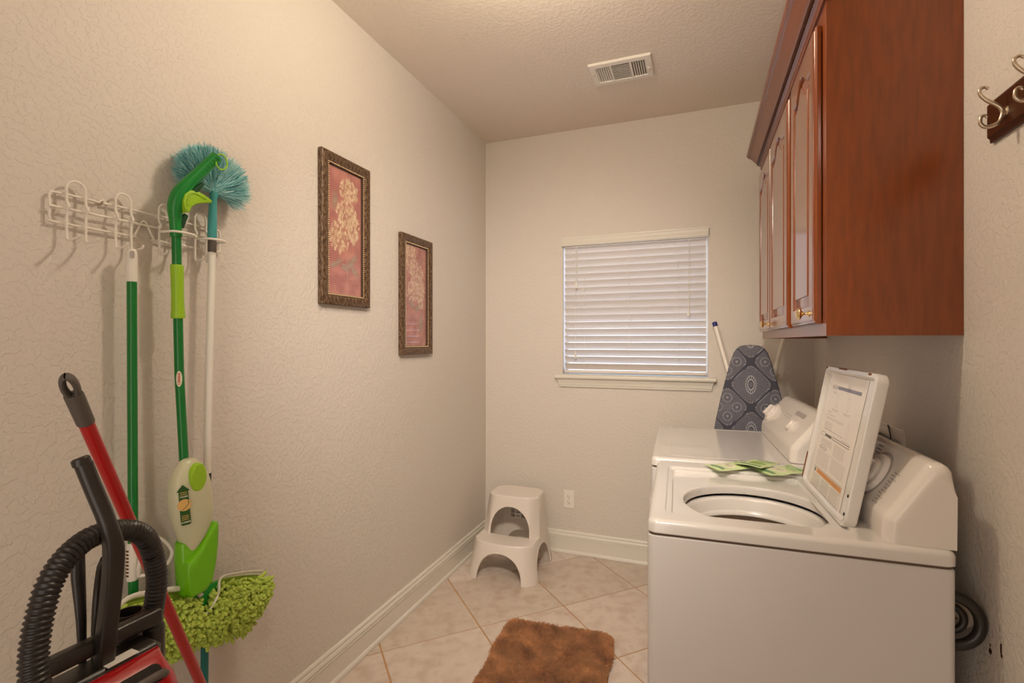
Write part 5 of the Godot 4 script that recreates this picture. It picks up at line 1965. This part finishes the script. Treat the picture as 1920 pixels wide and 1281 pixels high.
func pad_x(z: float, y: float) -> float:
	var u := clampf((y - pad_bottom(z)) / maxf(pad_top(z) - pad_bottom(z), 0.01), 0.0, 1.0)
	return 0.088 + 0.034 * pow(sin(PI * clampf(u, 0.04, 0.96)), 0.6)


func mop_head(t: Node3D) -> void:
	var s := Shape.new()
	# the padded body under the chenille
	var rings := []
	for i in 33:
		var z := lerpf(2.352, 1.936, i / 32.0)
		var lo := pad_bottom(z) + 0.012
		var hi := pad_top(z) - 0.004
		if z < 2.167 and z > 2.10:
			hi = minf(hi, 0.606 + maxf(2.152 - z, 0.0) * 1.75)
		var mid := (lo + hi) / 2
		var h := maxf((hi - lo) / 2, 0.006)
		var r := PackedVector3Array()
		for k in 20:
			var a := TAU * k / 20.0
			r.append(Vector3(0.088 + 0.025 * sin(a) * (1.0 if sin(a) > 0 else 0.9), mid + h * cos(a), z))
		rings.append(r)
	s.loft(rings)
	var head := part("mop_head", flip_if(s), M.chenille_base, t)
	# green plate showing in the gap between the two pockets
	s = Shape.new()
	s.prism(V2([Vector2(-2.172, 0.612), Vector2(-2.135, 0.622), Vector2(-2.104, 0.660), Vector2(-2.098, 0.691), Vector2(-2.152, 0.690), Vector2(-2.178, 0.692)]), 0.086, 0.0935, 0.002, Transform3D(FACE_PX, Vector3(0.014, 0, 0)))
	part("pad_plate", s, M.plate_green, head)
	s = Shape.new()
	for k in 11:
		var y := 0.625 + 0.0058 * k
		s.tube(V([Vector3(0.1077, y, 2.156), Vector3(0.1077, y + 0.009, 2.106)]), 0.0008, 5)
	part("plate_ribs", s, M.grip_green, head)
	# white binding tape
	s = Shape.new()
	s.tube(spline(V([Vector3(0.094, 0.700, 2.364), Vector3(0.096, 0.742, 2.346), Vector3(0.098, 0.752, 2.318), Vector3(0.099, 0.737, 2.262), Vector3(0.100, 0.722, 2.215), Vector3(0.102, 0.704, 2.178), Vector3(0.106, 0.690, 2.160), Vector3(0.110, 0.674, 2.152)]), 0.006), 0.0068, 10, true, 0.5)
	part("binding_tape", s, M.white_plastic, head)
	s = Shape.new()
	s.tube(spline(V([Vector3(0.118, 0.616, 2.168), Vector3(0.126, 0.628, 2.150), Vector3(0.128, 0.648, 2.127), Vector3(0.124, 0.670, 2.111), Vector3(0.116, 0.692, 2.103), Vector3(0.108, 0.697, 2.085), Vector3(0.104, 0.688, 2.050), Vector3(0.100, 0.668, 1.99), Vector3(0.096, 0.646, 1.938)]), 0.006), 0.0056, 10, true, 0.5)
	part("binding_tape", s, M.white_plastic, head)
	# chenille fingers
	s = Shape.new()
	s.tube(V([Vector3(0, -0.002, 0), Vector3(0, 0.003, 0), Vector3(0.0006, 0.009, 0), Vector3(0.0022, 0.015, 0), Vector3(0.0046, 0.0205, 0), Vector3(0.0066, 0.0235, 0)]), PackedFloat32Array([0.0036, 0.0043, 0.0040, 0.0042, 0.0037, 0.0018]), 7)
	var finger := s.mesh(80.0)
	var where := []
	var tries := 0
	while where.size() < 1150 and tries < 9000:
		tries += 1
		var z := rng.randf_range(1.936, 2.350)
		var y := rng.randf_range(pad_bottom(z), pad_top(z) - 0.002)
		if y > 0.606 and z < 2.160 and z > 2.104 + (0.694 - y) * 0.80 - 0.004:
			continue
		var u := (y - pad_bottom(z)) / (pad_top(z) - pad_bottom(z))
		if (z > 2.16 and u > 0.88) or (z < 2.11 and u > 0.91):
			continue
		var out := Vector3(1.0, (u - 0.62) * 1.3, 0.0)
		if z < 1.96:
			out += Vector3(0, 0, -0.7)
		out += Vector3(0, -0.45, 0) + Vector3(rng.randf_range(-0.4, 0.4), rng.randf_range(-0.6, 0.6), rng.randf_range(-0.7, 0.7))
		var b := Basis(Quaternion(Vector3.UP, out.normalized())) * Basis(Vector3.UP, rng.randf() * TAU)
		var k := rng.randf_range(0.85, 1.15)
		where.append(Transform3D(b.scaled_local(Vector3(1.25, 1.0, 1.25) * k), Vector3(pad_x(z, y) - 0.004, y, z)))
	many("chenille_fingers", finger, where, M.chenille, head)
	head.position += Vector3(-0.004, 0.0, 0.017)


func duster() -> void:
	var t := thing("cobweb_duster", "teal bristle cobweb duster on a white pole beside the spray mop", "duster", Vector3(0.05, 0.3, 2.11))
	var s := Shape.new()
	s.tube(V([Vector3(0.050, 0.20, 2.119), Vector3(0.050, 0.956, 2.111)]), 0.0102, 16)
	part("lower_pole", s, M.teal_pole, t)
	s = Shape.new()
	s.tube(V([Vector3(0.050, 0.952, 2.111), Vector3(0.050, 0.956, 2.111), Vector3(0.050, 0.986, 2.109), Vector3(0.050, 0.990, 2.109)]), PackedFloat32Array([0.0108, 0.0114, 0.0114, 0.0108]), 16)
	part("lock_collar", s, M.black_plastic, t)
	s = Shape.new()
	s.tube(V([Vector3(0.050, 0.938, 2.1113), Vector3(0.050, 0.945, 2.1112)]), 0.0110, 16)
	part("red_band", s, M.logo_red, t)
	s = Shape.new()
	s.tube(V([Vector3(0.050, 0.988, 2.109), Vector3(0.050, 1.632, 2.0935)]), 0.0098, 16)
	part("upper_pole", s, M.white_plastic, t)
	s = Shape.new()
	s.tube(V([Vector3(0.050, 1.630, 2.0935), Vector3(0.050, 1.634, 2.0934), Vector3(0.050, 1.668, 2.093), Vector3(0.050, 1.671, 2.093)]), PackedFloat32Array([0.0108, 0.0114, 0.0112, 0.0108]), 16)
	part("joint", s, M.grey_rubber, t)
	s = Shape.new()
	s.tube(V([Vector3(0.050, 1.668, 2.093), Vector3(0.050, 1.675, 2.093), Vector3(0.051, 1.72, 2.093), Vector3(0.053, 1.765, 2.093), Vector3(0.055, 1.788, 2.093), Vector3(0.056, 1.791, 2.093), Vector3(0.056, 1.804, 2.093), Vector3(0.057, 1.808, 2.093)]), PackedFloat32Array([0.0118, 0.0124, 0.0120, 0.0106, 0.0092, 0.0112, 0.0112, 0.0100]), 18)
	part("handle", s, M.teal_plastic, t)
	# bristles: radiating from the hub, trimmed to two rounded lobes
	s = Shape.new()
	s.tube(V([Vector3(0, 0, 0), Vector3(0.005, 0.5, 0), Vector3(0.02, 1.0, 0.004)]), PackedFloat32Array([0.00060, 0.00055, 0.00045]), 3, false)
	var hair := s.mesh(80.0)
	var where := []
	var colors := []
	var hub := Vector3(0.052, 1.800, 2.093)
	for k in 3600:
		# along the wall: a is the angle from straight up, positive towards the camera (left in view)
		var a := rng.randf_range(-1.66, 1.46)
		if absf(a + 0.38) < 0.16 and rng.randf() < 0.7:
			continue
		var lean := rng.randf_range(-0.22, 0.24)
		var d := Vector3(lean, cos(a), sin(a)).normalized()
		var reach := table([Vector2(-1.66, 0.100), Vector2(-1.2, 0.104), Vector2(-0.75, 0.118), Vector2(-0.38, 0.098), Vector2(-0.1, 0.112), Vector2(0.45, 0.122), Vector2(0.8, 0.122), Vector2(1.2, 0.102), Vector2(1.46, 0.094)], a) * rng.randf_range(0.88, 1.0)
		var from := hub + Vector3(rng.randf_range(-0.006, 0.006), rng.randf_range(0.0, 0.022), rng.randf_range(-0.006, 0.006))
		var b := Basis(Quaternion(Vector3.UP, d)) * Basis(Vector3.UP, rng.randf() * TAU)
		if (from + d * reach).x < 0.006:
			continue
		where.append(Transform3D(b.scaled_local(Vector3(1.3, reach, 1.3)), from))
		var pale := rng.randf()
		colors.append(Color(0.04, 0.38, 0.42).lerp(Color(0.58, 0.86, 0.84), pale))
	many("bristles", hair, where, M.bristle, t, colors)


func broom() -> void:
	var top := Vector3(0.431, 1.309, 2.643)
	var low := Vector3(0.106, 0.080, 2.043)
	var t := thing("red_broom", "red handled broom with grey grip leaning behind the vacuum", "broom", Vector3(low.x, 0, low.z))
	var d := (low - top).normalized()
	var s := Shape.new()
	s.tube(V([top + d * 0.080, low]), 0.0110, 20)
	part("pole", s, M.pole_red, t)
	s = Shape.new()
	s.tube(V([top + d * 0.028, top + d * 0.031, top + d * 0.060, top + d * 0.086, top + d * 0.088]), PackedFloat32Array([0.0126, 0.0133, 0.0130, 0.0128, 0.0120]), 20)
	var grip := part("grip", s, M.grey_rubber, t)
	# hanger end: a rounded ring of rubber about an oval hole
	s = Shape.new()
	var side := d.cross(Vector3(0.75, 0.1, 0.62)).normalized()
	var loop := PackedVector3Array()
	for i in 25:
		var a := TAU * i / 24.0
		loop.append(top + d * (0.014 - 0.0195 * cos(a)) + side * 0.0080 * sin(a))
	s.tube(loop, 0.0105, 14, false, 0.46, d.cross(side))
	part("hanger_eye", s, M.grey_rubber, grip)
	# head on the floor, close to the wall
	s = Shape.new()
	s.tube(V([low - d * 0.08, low - d * 0.02, low + d * 0.002]), PackedFloat32Array([0.016, 0.018, 0.020]), 16)
	part("socket", s, M.black_plastic, t)
	s = Shape.new()
	s.box(Vector3(0.086, 0.052, 1.92), Vector3(0.126, 0.082, 2.16), 0.006)
	part("head_block", s, M.black_plastic, t)
	s = Shape.new()
	for i in 30:
		for j in 5:
			var q := Vector3(lerpf(0.090, 0.122, j / 4.0), 0, lerpf(1.926, 2.154, i / 29.0))
			s.tube(V([q + Vector3(0, 0.054, 0), q + Vector3((q.x - 0.106) * 0.5, 0.001, (q.z - 2.04) * 0.12)]), 0.0022, 4)
	part("bristles", s, M.grey_rubber, t).set_meta("kind", "stuff")


# ---------------------------------------------------------------- vacuum cleaner
func vacuum() -> void:
	var t := thing("vacuum_cleaner", "red upright vacuum cleaner with looped black hose in front of the mops", "vacuum", Vector3(0.56, 0, 2.645))
	var s := Shape.new()
	# frame of the machine: w runs along its width (near left to far right), f out of its front
	var w := Vector3(0.03, 0, -1.0).normalized()
	var f := Vector3(1.0, 0, 0.03).normalized()
	var c := Vector3(0.530, 0, 2.645)
	var at := Transform3D(Basis(w, Vector3.UP, w.cross(Vector3.UP)), c)
	var P := func(a: float, y: float, b: float) -> Vector3: return c + w * a + f * b + Vector3(0, y, 0)
	# handle: round tube on top, bending into a flat upright spine
	var path := spline(V([Vector3(0.5345, 1.191, 2.676), Vector3(0.541, 1.150, 2.666), Vector3(0.547, 1.115, 2.657), Vector3(0.5495, 1.090, 2.651), Vector3(0.547, 1.070, 2.645), Vector3(0.543, 1.045, 2.641), Vector3(0.533, 0.990, 2.638), Vector3(0.521, 0.920, 2.638), Vector3(0.511, 0.85, 2.638)]), 0.010)
	var rings := []
	for k in path.size():
		var d := (path[mini(k + 1, path.size() - 1)] - path[maxi(k - 1, 0)]).normalized()
		var side := (w - d * w.dot(d)).normalized()
		var back := d.cross(side)
		var flat := smoothstep(1.10, 1.05, path[k].y)
		var rw := lerpf(0.0114, 0.0120, flat)
		var rd := lerpf(0.0114, 0.0112, flat)
		var pw := lerpf(1.0, 0.45, flat)
		var r := PackedVector3Array()
		for i in 24:
			var a := TAU * i / 24.0
			r.append(path[k] + side * rw * signf(cos(a)) * pow(absf(cos(a)), pw) + back * rd * signf(sin(a)) * pow(absf(sin(a)), pw))
		rings.append(r)
	s.loft(rings)
	part("handle", flip_if(s), M.black_plastic, t)
	s = Shape.new()
	s.tube(V([Vector3(0.5340, 1.190, 2.6768), Vector3(0.5325, 1.1985, 2.679), Vector3(0.532, 1.2005, 2.6795)]), PackedFloat32Array([0.0119, 0.0116, 0.009]), 20)
	part("handle_cap", s, M.black_plastic, t)
	# hose looped through the top of the handle
	var route := spline(V([Vector3(0.4690, 0.845, 2.5370), Vector3(0.4710, 0.885, 2.5360), Vector3(0.4800, 0.942, 2.5350), Vector3(0.4840, 0.980, 2.5410), Vector3(0.4870, 1.008, 2.5490), Vector3(0.4920, 1.034, 2.5620), Vector3(0.4960, 1.050, 2.5780), Vector3(0.5040, 1.062, 2.5980), Vector3(0.5106, 1.071, 2.6257), Vector3(0.5144, 1.073, 2.6543), Vector3(0.5224, 1.067, 2.6795), Vector3(0.5299, 1.055, 2.7001), Vector3(0.5370, 1.035, 2.7175), Vector3(0.5440, 1.008, 2.7295), Vector3(0.5490, 0.975, 2.7385), Vector3(0.5550, 0.940, 2.7435), Vector3(0.5630, 0.905, 2.7435), Vector3(0.5670, 0.868, 2.7355), Vector3(0.5650, 0.835, 2.7265), Vector3(0.5590, 0.800, 2.7195)]), 0.01)
	s = Shape.new()
	var pts := evenly(route, 0.0018)
	var radii := PackedFloat32Array()
	for i in pts.size():
		radii.append([0.0140, 0.0165, 0.0165, 0.0140][i % 4])
	s.tube(pts, radii, 18)
	part("hose", s, M.hose_black, t, false, 60.0)
	s = Shape.new()
	s.tube(V([Vector3(0.470, 0.80, 2.537), Vector3(0.470, 0.862, 2.537), Vector3(0.470, 0.867, 2.537)]), PackedFloat32Array([0.0195, 0.0195, 0.017]), 20)
	part("hose_cuff", s, M.black_plastic, t)
	s = Shape.new()
	s.tube(V([Vector3(0.560, 0.78, 2.7205), Vector3(0.564, 0.83, 2.7255), Vector3(0.565, 0.836, 2.7265)]), PackedFloat32Array([0.0195, 0.0195, 0.017]), 20)
	part("hose_cuff", s, M.black_plastic, t)
	# crossbar with the tool cup
	s = Shape.new()
	s.box(Vector3(-0.066, 0.888, -0.011), Vector3(0.096, 0.913, 0.011), 0.004, Transform3D(at.basis, P.call(0.0, 0.0, -0.026)))
	part("crossbar", s, M.black_plastic, t)
	s = Shape.new()
	s.lathe(V2([Vector2(0.0, 0.80), Vector2(0.017, 0.80), Vector2(0.0205, 0.905), Vector2(0.0205, 0.912), Vector2(0.018, 0.912), Vector2(0.016, 0.87), Vector2(0.0, 0.865)]), 24, Transform3D(Basis(), P.call(0.066, 0.0, -0.058)))
	part("tool_cup", s, M.black_plastic, t)
	# tools clipped behind the spine
	s = Shape.new()
	s.tube(V([P.call(0.004, 0.85, -0.066), P.call(0.002, 0.93, -0.066), P.call(-0.002, 1.000, -0.066), P.call(-0.003, 1.042, -0.066)]), PackedFloat32Array([0.005, 0.007, 0.0095, 0.0095]), 14, true, 0.8)
	part("crevice_tool", s, M.black_plastic, t)
	s = Shape.new()
	s.tube(spline(V([P.call(0.012, 0.84, -0.048), P.call(0.013, 0.93, -0.048), P.call(0.014, 0.98, -0.044), P.call(0.010, 1.018, -0.028), P.call(0.008, 1.032, -0.016)]), 0.02), 0.0060, 12)
	part("wand_clip", s, M.black_plastic, t)
	# body: a tall rounded shell down to the cleaning head
	s = Shape.new()
	rings = []
	for q in [[0.10, 0.076, 0.046, 0.048], [0.30, 0.077, 0.048, 0.050], [0.60, 0.077, 0.049, 0.052], [0.74, 0.076, 0.048, 0.048], [0.80, 0.075, 0.043, 0.044], [0.838, 0.073, 0.033, 0.031], [0.858, 0.070, 0.019, 0.015], [0.866, 0.072, 0.011, 0.007]]:
		var r := PackedVector3Array()
		for i in 36:
			var a := TAU * i / 36.0
			r.append(P.call(q[1] * signf(cos(a)) * pow(absf(cos(a)), 0.45), q[0], q[3] + q[2] * signf(sin(a)) * pow(absf(sin(a)), 0.55)))
		rings.append(r)
	s.loft(rings)
	part("bag_housing", flip_if(s), M.vacuum_red, t)
	# dark slab for the shade of the grip hollow, laid on the sloping top, with the grip across it
	var slope := Vector3(0, -0.62, 0) + f * 0.78
	var out := (f * 0.62 + Vector3(0, 0.78, 0)).normalized()
	s = Shape.new()
	s.prism(rrect(0.092, 0.030, 0.010, 5), -0.006, 0.004, 0.002, Transform3D(Basis(w, -slope, out), P.call(0.008, 0.848, 0.047)))
	part("grip_recess_shade", flip_if(s), M.dark_gap, t)
	s = Shape.new()
	s.tube(spline(V([P.call(-0.042, 0.845, 0.056), P.call(-0.03, 0.850, 0.0585), P.call(0.04, 0.850, 0.0585), P.call(0.052, 0.845, 0.056)]), 0.01), 0.0065, 14)
	part("carry_grip", s, M.grey_rubber, t)
	s = Shape.new()      # black back panel that the housing clips to
	s.box(Vector3(-0.080, 0.10, -0.030), Vector3(0.082, 0.872, 0.030), 0.008, Transform3D(at.basis, P.call(0.0, 0.0, -0.022)))
	part("back_panel", s, M.black_plastic, t)
	s = Shape.new()
	s.box(Vector3(-0.022, 0.0, -0.010), Vector3(0.022, 0.0008, 0.010), 0.0, Transform3D(at.basis, P.call(0.022, 0.8722, -0.0025)))
	part("rating_sticker", s, M.paper, t)
	s = Shape.new()
	rings = []
	for q in [[0.012, 0.140, 0.120], [0.03, 0.148, 0.130], [0.08, 0.140, 0.120], [0.125, 0.100, 0.070]]:
		var r := PackedVector3Array()
		for i in 32:
			var a := TAU * i / 32.0
			r.append(P.call(q[1] * signf(cos(a)) * pow(absf(cos(a)), 0.5), q[0], 0.075 + q[2] * signf(sin(a)) * pow(absf(sin(a)), 0.5)))
		rings.append(r)
	s.loft(rings)
	part("cleaning_head", flip_if(s), M.vacuum_red, t)
	for a in [-0.11, 0.11]:
		s = Shape.new()
		s.tube(V([P.call(a - 0.012, 0.03, -0.045), P.call(a + 0.012, 0.03, -0.045)]), 0.03, 18)
		part("wheel", s, M.black_plastic, t)
